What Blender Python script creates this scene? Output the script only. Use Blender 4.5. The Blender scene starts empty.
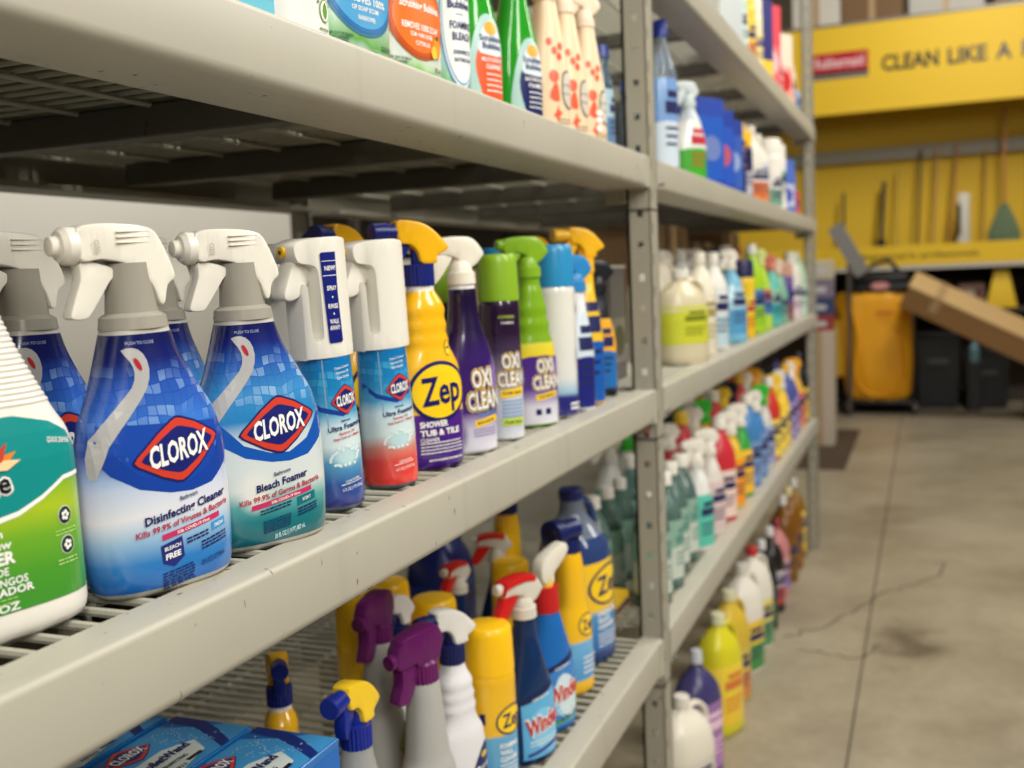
import bpy, bmesh, math, random
from mathutils import Vector, Matrix
random.seed(7)
SC = bpy.context.scene
COL = SC.collection
PI = math.pi

# ------------------------------------------------------------------ camera, world, lights
CAM = Vector((0.5468, 0.0, 1.527))
F = Vector((-0.36969, 0.92382, -0.09938)); R = Vector((0.92915, 0.36722, -0.04278)); U = Vector((0.00303, 0.10815, 0.99413))
cd = bpy.data.cameras.new('camera'); cam = bpy.data.objects.new('camera', cd); COL.objects.link(cam)
cam.matrix_world = Matrix(((R.x, U.x, -F.x, CAM.x), (R.y, U.y, -F.y, CAM.y), (R.z, U.z, -F.z, CAM.z), (0, 0, 0, 1)))
cd.sensor_width = 36.0; cd.sensor_fit = 'HORIZONTAL'; cd.lens = 36.0 * 1041.5 / 1024
cd.clip_start = 0.02; cd.clip_end = 80
cd.dof.use_dof = True; cd.dof.focus_distance = 1.0; cd.dof.aperture_fstop = 4.6
SC.camera = cam

world = bpy.data.worlds.new('world'); SC.world = world; world.use_nodes = True
world.node_tree.nodes['Background'].inputs[0].default_value = (1.0, 0.95, 0.87, 1)
world.node_tree.nodes['Background'].inputs[1].default_value = 0.06

def area(name, loc, tgt, sx, sy, power, col):
    l = bpy.data.lights.new(name, 'AREA'); l.shape = 'RECTANGLE'; l.size = sx; l.size_y = sy
    l.energy = power; l.color = col
    o = bpy.data.objects.new(name, l); COL.objects.link(o); o.location = loc
    o.rotation_euler = (Vector(tgt) - Vector(loc)).to_track_quat('-Z', 'Y').to_euler()
    return o
WARM = (1.0, 0.955, 0.875)
area('ceiling_lamp', (2.4, 1.1, 3.9), (-0.1, 1.1, 1.4), 0.6, 3.0, 120, WARM)
area('ceiling_lamp', (2.2, -2.0, 3.8), (-0.1, 0.6, 1.3), 0.6, 2.2, 95, WARM)
area('ceiling_lamp', (2.1, 4.8, 4.3), (0.0, 4.5, 0.8), 0.6, 3.0, 120, WARM)
area('ceiling_lamp', (1.6, 8.8, 5.2), (0.5, 11.2, 1.2), 0.6, 2.6, 135, WARM)
area('ceiling_lamp', (-1.4, 2.6, 4.6), (-2.4, 2.6, 1.6), 0.5, 4.5, 80, WARM)
SC.view_settings.view_transform = 'Standard'; SC.view_settings.look = 'None'
SC.view_settings.gamma = 1.0; SC.view_settings.use_curve_mapping = False
SC.view_settings.exposure = 0.18

# ------------------------------------------------------------------ materials
def lin(c):
    out = []
    for v in c[:3]:
        v = v / 255.0
        out.append(v / 12.92 if v <= 0.04045 else ((v + 0.055) / 1.055) ** 2.4)
    return (out[0], out[1], out[2], 1.0)
MATS = {}
def mat(key, col, rough=0.35, metal=0.0, trans=0.0, spec=0.5, coat=0.0, noise=0.0, nscale=30.0, bump=0.0, emit=0.0, ior=1.45):
    if key in MATS: return MATS[key]
    m = bpy.data.materials.new(key); m.use_nodes = True; nt = m.node_tree; b = nt.nodes['Principled BSDF']
    b.inputs['Base Color'].default_value = lin(col); b.inputs['Roughness'].default_value = rough
    b.inputs['Metallic'].default_value = metal; b.inputs['Transmission Weight'].default_value = trans
    b.inputs['Specular IOR Level'].default_value = spec; b.inputs['Coat Weight'].default_value = coat; b.inputs['IOR'].default_value = ior
    b.inputs['Coat Roughness'].default_value = 0.12
    if noise or bump:
        tc = nt.nodes.new('ShaderNodeTexCoord'); n = nt.nodes.new('ShaderNodeTexNoise')
        n.inputs['Scale'].default_value = nscale; n.inputs['Detail'].default_value = 4
        nt.links.new(tc.outputs['Object'], n.inputs['Vector'])
        if noise:
            mr = nt.nodes.new('ShaderNodeMapRange'); mr.inputs[3].default_value = 1 - noise; mr.inputs[4].default_value = 1 + noise
            mx = nt.nodes.new('ShaderNodeVectorMath'); mx.operation = 'SCALE'
            mx.inputs[0].default_value = lin(col)[:3]
            nt.links.new(n.outputs['Fac'], mr.inputs[0]); nt.links.new(mr.outputs[0], mx.inputs['Scale'])
            nt.links.new(mx.outputs[0], b.inputs['Base Color'])
        if bump:
            bp = nt.nodes.new('ShaderNodeBump'); bp.inputs['Strength'].default_value = bump; bp.inputs['Distance'].default_value = 0.002
            nt.links.new(n.outputs['Fac'], bp.inputs['Height']); nt.links.new(bp.outputs[0], b.inputs['Normal'])
    MATS[key] = m; return m

def plastic(col, rough=0.3, coat=0.0):
    return mat('plastic_%d_%d_%d_%d' % (col[0], col[1], col[2], int(rough * 100)), col, rough, coat=coat)
def ink(col):
    return mat('ink_%d_%d_%d' % tuple(col[:3]), col, 0.32)
def clear(col, rough=0.12, trans=0.75):
    return mat('clear_%d_%d_%d' % tuple(col[:3]), col, rough, trans=trans, ior=1.33)

def label_mat(key, stops, wave=0.004, wscale=25.0, tiles=None, blob=None, rough=0.25):
    """print on a bottle: colour bands by height z (metres) with a wavy edge; tiles=(z0,z1,colour) mosaic; blob=(x,z,rx,rz,colour) soft patch"""
    if key in MATS: return MATS[key]
    m = bpy.data.materials.new(key); m.use_nodes = True; nt = m.node_tree; b = nt.nodes['Principled BSDF']
    b.inputs['Roughness'].default_value = rough; b.inputs['Coat Weight'].default_value = 0.6; b.inputs['Coat Roughness'].default_value = 0.06
    N = nt.nodes.new; L = nt.links.new
    tc = N('ShaderNodeTexCoord'); sp = N('ShaderNodeSeparateXYZ'); L(tc.outputs['Object'], sp.inputs[0])
    no = N('ShaderNodeTexNoise'); no.inputs['Scale'].default_value = wscale; no.inputs['Detail'].default_value = 2
    L(tc.outputs['Object'], no.inputs['Vector'])
    ma = N('ShaderNodeMath'); ma.operation = 'MULTIPLY_ADD'; ma.inputs[1].default_value = wave * 2; L(no.outputs['Fac'], ma.inputs[0]); L(sp.outputs['Z'], ma.inputs[2])
    z0 = stops[0][0]; z1 = stops[-1][0]
    mr = N('ShaderNodeMapRange'); mr.inputs[1].default_value = z0 + wave; mr.inputs[2].default_value = z1 + wave; L(ma.outputs[0], mr.inputs[0])
    cr = N('ShaderNodeValToRGB'); L(mr.outputs[0], cr.inputs[0]); el = cr.color_ramp.elements
    while len(el) < len(stops): el.new(0.5)
    for e, (z, c) in zip(el, stops): e.position = (z - z0) / (z1 - z0)
    for e, (z, c) in zip(el, stops): e.color = lin(c)
    out = cr.outputs[0]
    def mix(fac, colr, base):
        mx = N('ShaderNodeMix'); mx.data_type = 'RGBA'; L(fac, mx.inputs[0]); L(base, mx.inputs[6]); mx.inputs[7].default_value = lin(colr); return mx.outputs[2]
    if tiles:
        ta, tb, tcol = tiles
        vm = N('ShaderNodeVectorMath'); vm.operation = 'MULTIPLY'; vm.inputs[1].default_value = (125, 0, 115); L(tc.outputs['Object'], vm.inputs[0])
        n2 = N('ShaderNodeTexNoise'); n2.inputs['Scale'].default_value = 18; L(tc.outputs['Object'], n2.inputs['Vector'])
        va = N('ShaderNodeVectorMath'); va.operation = 'ADD'; L(vm.outputs[0], va.inputs[0]); 
        vs = N('ShaderNodeVectorMath'); vs.operation = 'SCALE'; vs.inputs['Scale'].default_value = 3.0; L(n2.outputs['Color'], vs.inputs[0]); L(vs.outputs[0], va.inputs[1])
        fl = N('ShaderNodeVectorMath'); fl.operation = 'FLOOR'; L(va.outputs[0], fl.inputs[0])
        # kill y of the cell so that each tile is one colour
        my = N('ShaderNodeVectorMath'); my.operation = 'MULTIPLY'; my.inputs[1].default_value = (1, 0, 1); L(fl.outputs[0], my.inputs[0])
        wn = N('ShaderNodeTexWhiteNoise'); L(my.outputs[0], wn.inputs['Vector'])
        fr = N('ShaderNodeVectorMath'); fr.operation = 'FRACTION'; L(va.outputs[0], fr.inputs[0]); sf = N('ShaderNodeSeparateXYZ'); L(fr.outputs[0], sf.inputs[0])
        gx = N('ShaderNodeMath'); gx.operation = 'GREATER_THAN'; gx.inputs[1].default_value = 0.12; L(sf.outputs[0], gx.inputs[0])
        gz = N('ShaderNodeMath'); gz.operation = 'GREATER_THAN'; gz.inputs[1].default_value = 0.12; L(sf.outputs[2], gz.inputs[0])
        gg = N('ShaderNodeMath'); gg.operation = 'MULTIPLY'; L(gx.outputs[0], gg.inputs[0]); L(gz.outputs[0], gg.inputs[1])
        pw = N('ShaderNodeMapRange'); pw.inputs[1].default_value = 0.55; pw.inputs[2].default_value = 1.0; pw.inputs[3].default_value = 0.04; pw.inputs[4].default_value = 0.6; L(wn.outputs['Value'], pw.inputs[0])
        zz = N('ShaderNodeMapRange'); zz.inputs[1].default_value = ta; zz.inputs[2].default_value = ta + 0.02; L(sp.outputs['Z'], zz.inputs[0])
        z2 = N('ShaderNodeMapRange'); z2.inputs[1].default_value = tb; z2.inputs[2].default_value = tb - 0.02; L(sp.outputs['Z'], z2.inputs[0])
        a1 = N('ShaderNodeMath'); a1.operation = 'MULTIPLY'; L(zz.outputs[0], a1.inputs[0]); L(z2.outputs[0], a1.inputs[1])
        a2 = N('ShaderNodeMath'); a2.operation = 'MULTIPLY'; L(a1.outputs[0], a2.inputs[0]); L(pw.outputs[0], a2.inputs[1])
        a3 = N('ShaderNodeMath'); a3.operation = 'MULTIPLY'; L(a2.outputs[0], a3.inputs[0]); L(gg.outputs[0], a3.inputs[1])
        out = mix(a3.outputs[0], tcol, out)
    for bb in (blob or []):
        bx, bz, rx, rz, bc = bb
        v1 = N('ShaderNodeVectorMath'); v1.operation = 'SUBTRACT'; v1.inputs[1].default_value = (bx, 0, bz); L(tc.outputs['Object'], v1.inputs[0])
        v2 = N('ShaderNodeVectorMath'); v2.operation = 'MULTIPLY'; v2.inputs[1].default_value = (1 / rx, 0, 1 / rz); L(v1.outputs[0], v2.inputs[0])
        le = N('ShaderNodeVectorMath'); le.operation = 'LENGTH'; L(v2.outputs[0], le.inputs[0])
        ms = N('ShaderNodeMapRange'); ms.interpolation_type = 'SMOOTHSTEP'; ms.inputs[1].default_value = 1.0; ms.inputs[2].default_value = 0.35; L(le.outputs['Value'], ms.inputs[0])
        out = mix(ms.outputs[0], bc, out)
    L(out, b.inputs['Base Color'])
    MATS[key] = m; return m

def paint_mat(key, col, dark=(70, 64, 52), rough=0.42, chips=0.69):
    m = bpy.data.materials.new(key); m.use_nodes = True; nt = m.node_tree; b = nt.nodes['Principled BSDF']
    N = nt.nodes.new; L = nt.links.new
    b.inputs['Roughness'].default_value = rough
    tc = N('ShaderNodeTexCoord')
    n1 = N('ShaderNodeTexNoise'); n1.inputs['Scale'].default_value = 3.0; n1.inputs['Detail'].default_value = 5; L(tc.outputs['Object'], n1.inputs['Vector'])
    mr = N('ShaderNodeMapRange'); mr.inputs[3].default_value = 0.90; mr.inputs[4].default_value = 1.08; L(n1.outputs['Fac'], mr.inputs[0])
    sc = N('ShaderNodeVectorMath'); sc.operation = 'SCALE'; sc.inputs[0].default_value = lin(col)[:3]; L(mr.outputs[0], sc.inputs['Scale'])
    # chips and vertical scuffs
    mp = N('ShaderNodeMapping'); mp.inputs['Scale'].default_value = (60, 75, 26); L(tc.outputs['Object'], mp.inputs[0])
    n2 = N('ShaderNodeTexNoise'); n2.inputs['Scale'].default_value = 1.0; n2.inputs['Detail'].default_value = 3; L(mp.outputs[0], n2.inputs['Vector'])
    c2 = N('ShaderNodeMapRange'); c2.inputs[1].default_value = chips; c2.inputs[2].default_value = chips + 0.04; L(n2.outputs['Fac'], c2.inputs[0])
    mp3 = N('ShaderNodeMapping'); mp3.inputs['Scale'].default_value = (40, 22, 1.2); L(tc.outputs['Object'], mp3.inputs[0])
    n3 = N('ShaderNodeTexNoise'); n3.inputs['Scale'].default_value = 1.0; n3.inputs['Detail'].default_value = 2; L(mp3.outputs[0], n3.inputs['Vector'])
    c3 = N('ShaderNodeMapRange'); c3.inputs[1].default_value = 0.60; c3.inputs[2].default_value = 0.85; c3.inputs[4].default_value = 0.16; L(n3.outputs['Fac'], c3.inputs[0])
    mxx = N('ShaderNodeMath'); mxx.operation = 'MAXIMUM'; L(c2.outputs[0], mxx.inputs[0]); L(c3.outputs[0], mxx.inputs[1])
    mx = N('ShaderNodeMix'); mx.data_type = 'RGBA'; L(mxx.outputs[0], mx.inputs[0]); L(sc.outputs[0], mx.inputs[6]); mx.inputs[7].default_value = lin(dark)
    L(mx.outputs[2], b.inputs['Base Color'])
    bp = N('ShaderNodeBump'); bp.inputs['Strength'].default_value = 0.08; bp.inputs['Distance'].default_value = 0.001
    n4 = N('ShaderNodeTexNoise'); n4.inputs['Scale'].default_value = 350; L(tc.outputs['Object'], n4.inputs['Vector']); L(n4.outputs['Fac'], bp.inputs['Height']); L(bp.outputs[0], b.inputs['Normal'])
    MATS[key] = m; return m
PAINT = paint_mat('rack_paint', (176, 172, 158))
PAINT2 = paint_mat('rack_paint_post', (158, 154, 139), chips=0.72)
MEMBER_SHADE = paint_mat('rack_member_shade', (92, 88, 78))  # shade under the shelves is put into this darker copy of the paint
WIREM = mat('wire_paint', (176, 174, 158), 0.45)

# ------------------------------------------------------------------ object helpers
def empty(name, loc=(0, 0, 0), rz=0, label=None, cat=None, group=None):
    o = bpy.data.objects.new(name, None); COL.objects.link(o); o.location = loc; o.rotation_euler = (0, 0, rz)
    tag(o, label, cat, group); return o
def tag(o, label=None, cat=None, group=None, kind=None):
    if label: o['label'] = label
    if cat: o['category'] = cat
    if group: o['group'] = group
    if kind: o['kind'] = kind
    return o
def link(name, me, mats, parent=None, smooth=True, angle=35):
    if not isinstance(mats, (list, tuple)): mats = [mats]
    for m in mats: me.materials.append(m)
    if smooth:
        me.polygons.foreach_set('use_smooth', [True] * len(me.polygons)); me.set_sharp_from_angle(angle=math.radians(angle))
    o = bpy.data.objects.new(name, me); COL.objects.link(o)
    if parent: o.parent = parent
    return o
def from_bm(name, bm, mats, parent=None, smooth=True, angle=35):
    me = bpy.data.meshes.new(name); bm.normal_update(); bm.to_mesh(me); bm.free()
    return link(name, me, mats, parent, smooth, angle)
KIDS = {}
def copy_tree(o, parent=None):
    c = o.copy(); COL.objects.link(c)
    if parent: c.parent = parent
    for ch in o.children: copy_tree(ch, c)
    return c
def box_bm(bm, x0, x1, y0, y1, z0, z1, bev=0.0, mi=0, seg=2):
    vs = [bm.verts.new(p) for p in ((x0, y0, z0), (x1, y0, z0), (x1, y1, z0), (x0, y1, z0), (x0, y0, z1), (x1, y0, z1), (x1, y1, z1), (x0, y1, z1))]
    fs = [bm.faces.new([vs[i] for i in f]) for f in ((0, 3, 2, 1), (4, 5, 6, 7), (0, 1, 5, 4), (1, 2, 6, 5), (2, 3, 7, 6), (3, 0, 4, 7))]
    for f in fs: f.material_index = mi
    if bev:
        es = list({e for f in fs for e in f.edges})
        bmesh.ops.bevel(bm, geom=es, offset=bev, segments=seg, affect='EDGES', profile=0.5, material=-1)
def box(name, x0, x1, y0, y1, z0, z1, m, parent=None, bev=0.0, seg=2):
    bm = bmesh.new(); box_bm(bm, x0, x1, y0, y1, z0, z1, bev, 0, seg); return from_bm(name, bm, m, parent)
def ring_loft(bm, rings, mi=0, cap0=True, cap1=True):
    vr = [[bm.verts.new(p) for p in r] for r in rings]; n = len(vr[0])
    for a, b in zip(vr, vr[1:]):
        for i in range(n):
            f = bm.faces.new((a[i], a[(i + 1) % n], b[(i + 1) % n], b[i])); f.material_index = mi
    if cap0: bm.faces.new(list(reversed(vr[0]))).material_index = mi
    if cap1: bm.faces.new(vr[-1]).material_index = mi
def lathe_bm(bm, prof, n=28, mi=0, ribs=0, rib=0.0, org=(0, 0, 0), axis='z'):
    rings = []
    for (z, r) in prof:
        ring = []
        for i in range(n):
            t = 2 * PI * i / n; rr = r * (1 - (rib if (ribs and i % 2) else 0))
            p = (rr * math.cos(t), rr * math.sin(t), z)
            if axis == 'x': p = (-z, rr * math.cos(t), -rr * math.sin(t)) if False else (p[2], p[0], p[1])
            ring.append((p[0] + org[0], p[1] + org[1], p[2] + org[2]))
        rings.append(ring)
    if (prof[-1][0] < prof[0][0]): rings.reverse()
    ring_loft(bm, rings, mi)
def lathe(name, prof, m, parent=None, n=28, ribs=0, rib=0.0, org=(0, 0, 0), axis='z', angle=35):
    bm = bmesh.new(); lathe_bm(bm, prof, n, 0, ribs, rib, org, axis); return from_bm(name, bm, m, parent, angle=angle)
def tube_bm(bm, p0, p1, r, n=8, mi=0, r1=None):
    p0 = Vector(p0); p1 = Vector(p1); d = (p1 - p0).normalized(); a = d.orthogonal().normalized(); b = d.cross(a); r1 = r if r1 is None else r1
    ring_loft(bm, [[p + (a * math.cos(2 * PI * i / n) + b * math.sin(2 * PI * i / n)) * rr for i in range(n)] for p, rr in ((p0, r), (p1, r1))], mi)
def path_tube(bm, pts, r, n=8, mi=0, ry=None):
    pts = [Vector(p) for p in pts]; rings = []
    up = None
    for i, p in enumerate(pts):
        d = (pts[min(i + 1, len(pts) - 1)] - pts[max(i - 1, 0)]).normalized()
        a = Vector((0, 1, 0)); a = (a - d * a.dot(d)).normalized() if abs(d.y) < 0.95 else d.orthogonal().normalized(); b = d.cross(a)
        rings.append([p + a * math.cos(2 * PI * k / n) * (ry or r) + b * math.sin(2 * PI * k / n) * r for k in range(n)])
    ring_loft(bm, rings, mi)
def curve_pts(pts, sub=3, closed=True):
    out = []; n = len(pts)
    rng = range(n) if closed else range(n - 1)
    for i in rng:
        if closed: p0, p1, p2, p3 = pts[(i - 1) % n], pts[i], pts[(i + 1) % n], pts[(i + 2) % n]
        else: p0, p1, p2, p3 = pts[max(i - 1, 0)], pts[i], pts[i + 1], pts[min(i + 2, n - 1)]
        for k in range(sub):
            t = k / sub; t2 = t * t; t3 = t2 * t
            out.append(tuple(0.5 * ((2 * b) + (c - a) * t + (2 * a - 5 * b + 4 * c - d) * t2 + (-a + 3 * b - 3 * c + d) * t3) for a, b, c, d in zip(p0, p1, p2, p3)))
    if not closed: out.append(tuple(pts[-1]))
    return out
def plate_bm(bm, pts, w, bev=0.003, sub=3, yfn=None, step=0.006, mi=0):
    """side profile in the XZ plane given thickness w along Y, rounded edges; yfn(x,z) scales the thickness"""
    tmp = bmesh.new()
    P = curve_pts(pts, sub) if sub > 1 else pts
    vs = [tmp.verts.new((p[0], -w / 2, p[1])) for p in P]
    f = tmp.faces.new(vs)
    ex = bmesh.ops.extrude_face_region(tmp, geom=[f]); nv = [g for g in ex['geom'] if isinstance(g, bmesh.types.BMVert)]
    for v in nv: v.co.y = w / 2
    bmesh.ops.recalc_face_normals(tmp, faces=tmp.faces)
    if bev:
        es = [e for e in tmp.edges if abs(e.verts[0].co.y - e.verts[1].co.y) < 1e-6]
        bmesh.ops.bevel(tmp, geom=es, offset=bev, segments=2, affect='EDGES', profile=0.5, clamp_overlap=True)
    bmesh.ops.triangulate(tmp, faces=[f for f in tmp.faces if len(f.verts) > 4])
    if yfn:
        xs = [v.co.x for v in tmp.verts]; x = min(xs) + step
        while x < max(xs):
            bmesh.ops.bisect_plane(tmp, geom=tmp.verts[:] + tmp.edges[:] + tmp.faces[:], plane_co=(x, 0, 0), plane_no=(1, 0, 0)); x += step
        for v in tmp.verts: v.co.y *= yfn(v.co.x, v.co.z)
    me = bpy.data.meshes.new('t'); tmp.to_mesh(me); tmp.free()
    n0 = len(bm.faces); bm.from_mesh(me); bpy.data.meshes.remove(me); bm.faces.ensure_lookup_table()
    for i in range(n0, len(bm.faces)): bm.faces[i].material_index = mi
def plate(name, pts, w, m, parent=None, bev=0.003, sub=3, yfn=None, org=(0, 0, 0), angle=40):
    bm = bmesh.new(); plate_bm(bm, pts, w, bev, sub, yfn)
    bmesh.ops.translate(bm, verts=bm.verts, vec=org); return from_bm(name, bm, m, parent, angle=angle)

# ------------------------------------------------------------------ bottle forms
class Form:
    """superelliptic cross-sections (z, a, b[, cx]) joined by a monotone curve"""
    def __init__(s, prof, n=2.3, wrap=False):
        s.p = [tuple(q) + (0.0,) * (4 - len(q)) for q in prof]; s.n = n; s.wrap = wrap
        s.z = [q[0] for q in s.p]; s.ch = []
        for c in (1, 2, 3):
            y = [q[c] for q in s.p]; m = []
            d = [(y[i + 1] - y[i]) / (s.z[i + 1] - s.z[i]) for i in range(len(y) - 1)]
            for i in range(len(y)):
                if i == 0: m.append(d[0])
                elif i == len(y) - 1: m.append(d[-1])
                else: m.append(0 if d[i - 1] * d[i] <= 0 else 2 * d[i - 1] * d[i] / (d[i - 1] + d[i]))
            s.ch.append((y, m))
    def at(s, z):
        z = min(max(z, s.z[0]), s.z[-1]); i = 0
        while i < len(s.z) - 2 and z > s.z[i + 1]: i += 1
        h = s.z[i + 1] - s.z[i]; t = (z - s.z[i]) / h; out = []
        for y, m in s.ch:
            out.append((2 * t**3 - 3 * t**2 + 1) * y[i] + (t**3 - 2 * t**2 + t) * h * m[i] + (-2 * t**3 + 3 * t**2) * y[i + 1] + (t**3 - t**2) * h * m[i + 1])
        return out
    def ring(s, z, off=0.0, nt=40, t0=0, t1=2 * PI, close=True):
        a, b, cx = s.at(z); a += off; b += off; out = []
        for i in range(nt if close else nt + 1):
            t = t0 + (t1 - t0) * i / nt; c, q = math.cos(t), math.sin(t)
            out.append((cx + a * math.copysign(abs(c) ** (2 / s.n), c), b * math.copysign(abs(q) ** (2 / s.n), q), z))
        return out
    def zs(s, z0=None, z1=None, dz=0.006):
        z0 = s.z[0] if z0 is None else z0; z1 = s.z[-1] if z1 is None else z1
        pts = [z0] + [q for q in s.z if z0 < q < z1] + [z1]; out = []
        for a, b in zip(pts, pts[1:]):
            k = max(1, int(math.ceil((b - a) / dz))); out += [a + (b - a) * i / k for i in range(k)]
        return out + [z1]
    def body(s, name, m, parent=None, nt=40, dz=0.007):
        bm = bmesh.new(); ring_loft(bm, [s.ring(z, nt=nt) for z in s.zs(dz=dz)]); return from_bm(name, bm, m, parent, angle=50)
    def shell(s, name, z0, z1, m, parent=None, off=0.0004, nt=40, dz=0.006):
        bm = bmesh.new(); ring_loft(bm, [s.ring(z, off, nt) for z in s.zs(z0, z1, dz)], cap0=False, cap1=False); return from_bm(name, bm, m, parent, angle=60)
    def surf(s, u, z, off):
        a, b, cx = s.at(z)
        if s.wrap:
            t = u / a; return Vector((cx + (a + off) * math.sin(t), -(b + off) * math.cos(t), z))
        t = (u - cx) / a; t = max(-0.985, min(0.985, t)); n = s.n
        y = (1 - abs(t) ** n) ** (1 / n)
        gx = math.copysign(abs(t) ** (n - 1), t) / a; gy = y ** (n - 1) / b; g = math.hypot(gx, gy)
        return Vector((cx + a * t + off * gx / g, -b * y - off * gy / g, z))

class Flat:
    """flat printed face: o origin, ux right, uz up, n outward"""
    def __init__(s, o, ux, uz): s.o = Vector(o); s.ux = Vector(ux); s.uz = Vector(uz); s.nn = s.ux.cross(s.uz).normalized()
    def surf(s, u, z, off): return s.o + s.ux * u + s.uz * z + s.nn * off

FCACHE = {}
CAPH = [None]
def text_geo(txt, bold):
    k = (txt, bold)
    if k in FCACHE: return FCACHE[k]
    cu = bpy.data.curves.new('t', 'FONT'); cu.body = txt; cu.size = 1.0; cu.align_x = 'LEFT'; cu.resolution_u = 2; cu.offset = 0.02 * bold
    ob = bpy.data.objects.new('t', cu); COL.objects.link(ob); bpy.context.view_layer.update()
    me = bpy.data.meshes.new_from_object(ob)
    v = [(q.co.x, q.co.y) for q in me.vertices]; f = [tuple(p.vertices) for p in me.polygons]
    bpy.data.objects.remove(ob); bpy.data.curves.remove(cu); bpy.data.meshes.remove(me)
    FCACHE[k] = (v, f); return v, f
class Print:
    def __init__(s, form, sk=0.0): s.sk = sk; s.dv = 0.0; s.f = form; s.bm = bmesh.new(); s.mats = []
    def mi(s, m):
        if m not in s.mats: s.mats.append(m)
        return s.mats.index(m)
    def add(s, verts, faces, m, off, step=0.006):
        t = bmesh.new(); vs = [t.verts.new((x, y, 0)) for x, y in verts]
        for f in faces:
            try: t.faces.new([vs[i] for i in f])
            except ValueError: pass
        bmesh.ops.recalc_face_normals(t, faces=t.faces)
        big = [f for f in t.faces if len(f.verts) > 4]
        if big: bmesh.ops.triangulate(t, faces=big)
        if not isinstance(s.f, Flat):
            for ax in (0, 1):
                c = [v.co[ax] for v in t.verts]; a, b = min(c), max(c); stp = step if ax == 0 else step * 1.6
                if b - a > stp * 1.3:
                    no = (1, 0, 0) if ax == 0 else (0, 1, 0); x = math.floor(a / stp) * stp + stp
                    while x < b:
                        bmesh.ops.bisect_plane(t, geom=t.verts[:] + t.edges[:] + t.faces[:], plane_co=(x * (ax == 0), x * (ax == 1), 0), plane_no=no); x += stp
        idx = s.mi(m); mp = {}
        for v in t.verts: mp[v] = s.bm.verts.new(s.f.surf(v.co.x, v.co.y + s.dv + s.sk * v.co.x, off))
        for f in t.faces:
            vv = [mp[v] for v in f.verts]
            if f.normal.z < 0: vv.reverse()
            try: s.bm.faces.new(vv).material_index = idx
            except ValueError: pass
        t.free()
    def poly(s, pts, m, off=0.0008, sub=1): 
        P = curve_pts(pts, sub) if sub > 1 else pts; s.add(P, [tuple(range(len(P)))], m, off); return s
    def ell(s, u, v, ru, rv, m, off=0.0008, n=28, rot=0.0, a0=0, a1=2 * PI):
        c, q = math.cos(rot), math.sin(rot); P = []
        for i in range(n):
            t = a0 + (a1 - a0) * i / n; x, y = ru * math.cos(t), rv * math.sin(t); P.append((u + x * c - y * q, v + x * q + y * c))
        return s.poly(P, m, off)
    def rect(s, u0, u1, v0, v1, m, off=0.0008): return s.poly([(u0, v0), (u1, v0), (u1, v1), (u0, v1)], m, off)
    def text(s, txt, u, v, h, m, w=None, bold=1, off=0.0014, align='c', rot=0.0, shear=0.0):
        """cap height h, centred at (u, v) unless align is l or r; w forces the width"""
        if CAPH[0] is None:
            hv, _ = text_geo('H', 0); CAPH[0] = max(y for x, y in hv)
        vs, fs = text_geo(txt, bold); k = h / CAPH[0]; x0 = min(x for x, y in vs); x1 = max(x for x, y in vs)
        kx = k if w is None else w / (x1 - x0); W = (x1 - x0) * kx; ox = {'c': -W / 2, 'l': 0, 'r': -W}[align]
        c, q = math.cos(rot), math.sin(rot); P = []
        for x, y in vs:
            X = (x - x0) * kx + ox + y * k * shear; Y = y * k - h / 2; P.append((u + X * c - Y * q, v + X * q + Y * c))
        s.add(P, fs, m, off, step=0.008); return s
    def lines(s, u0, u1, v0, n, dv, h, m, off=0.0012):
        """rows of tiny unreadable print, as dashes"""
        rr = random.Random(int(abs(v0) * 1e5) + n)
        for i in range(n):
            x = u0
            while x < u1 - 0.0015:
                l = rr.uniform(0.0018, 0.006); s.rect(x, min(x + l, u1), v0 - i * dv, v0 - i * dv + h, m, off); x += l + 0.0009
        return s
    def build(s, name, parent):
        return from_bm(name, s.bm, s.mats, parent, smooth=False)

WHITE = (238, 234, 222)
IW = ink((240, 240, 236)); INAVY = ink((22, 28, 92)); IRED = ink((196, 40, 40)); IBLK = ink((22, 22, 26)); IYEL = ink((250, 208, 30)); IPNK = ink((196, 50, 100))

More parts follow.
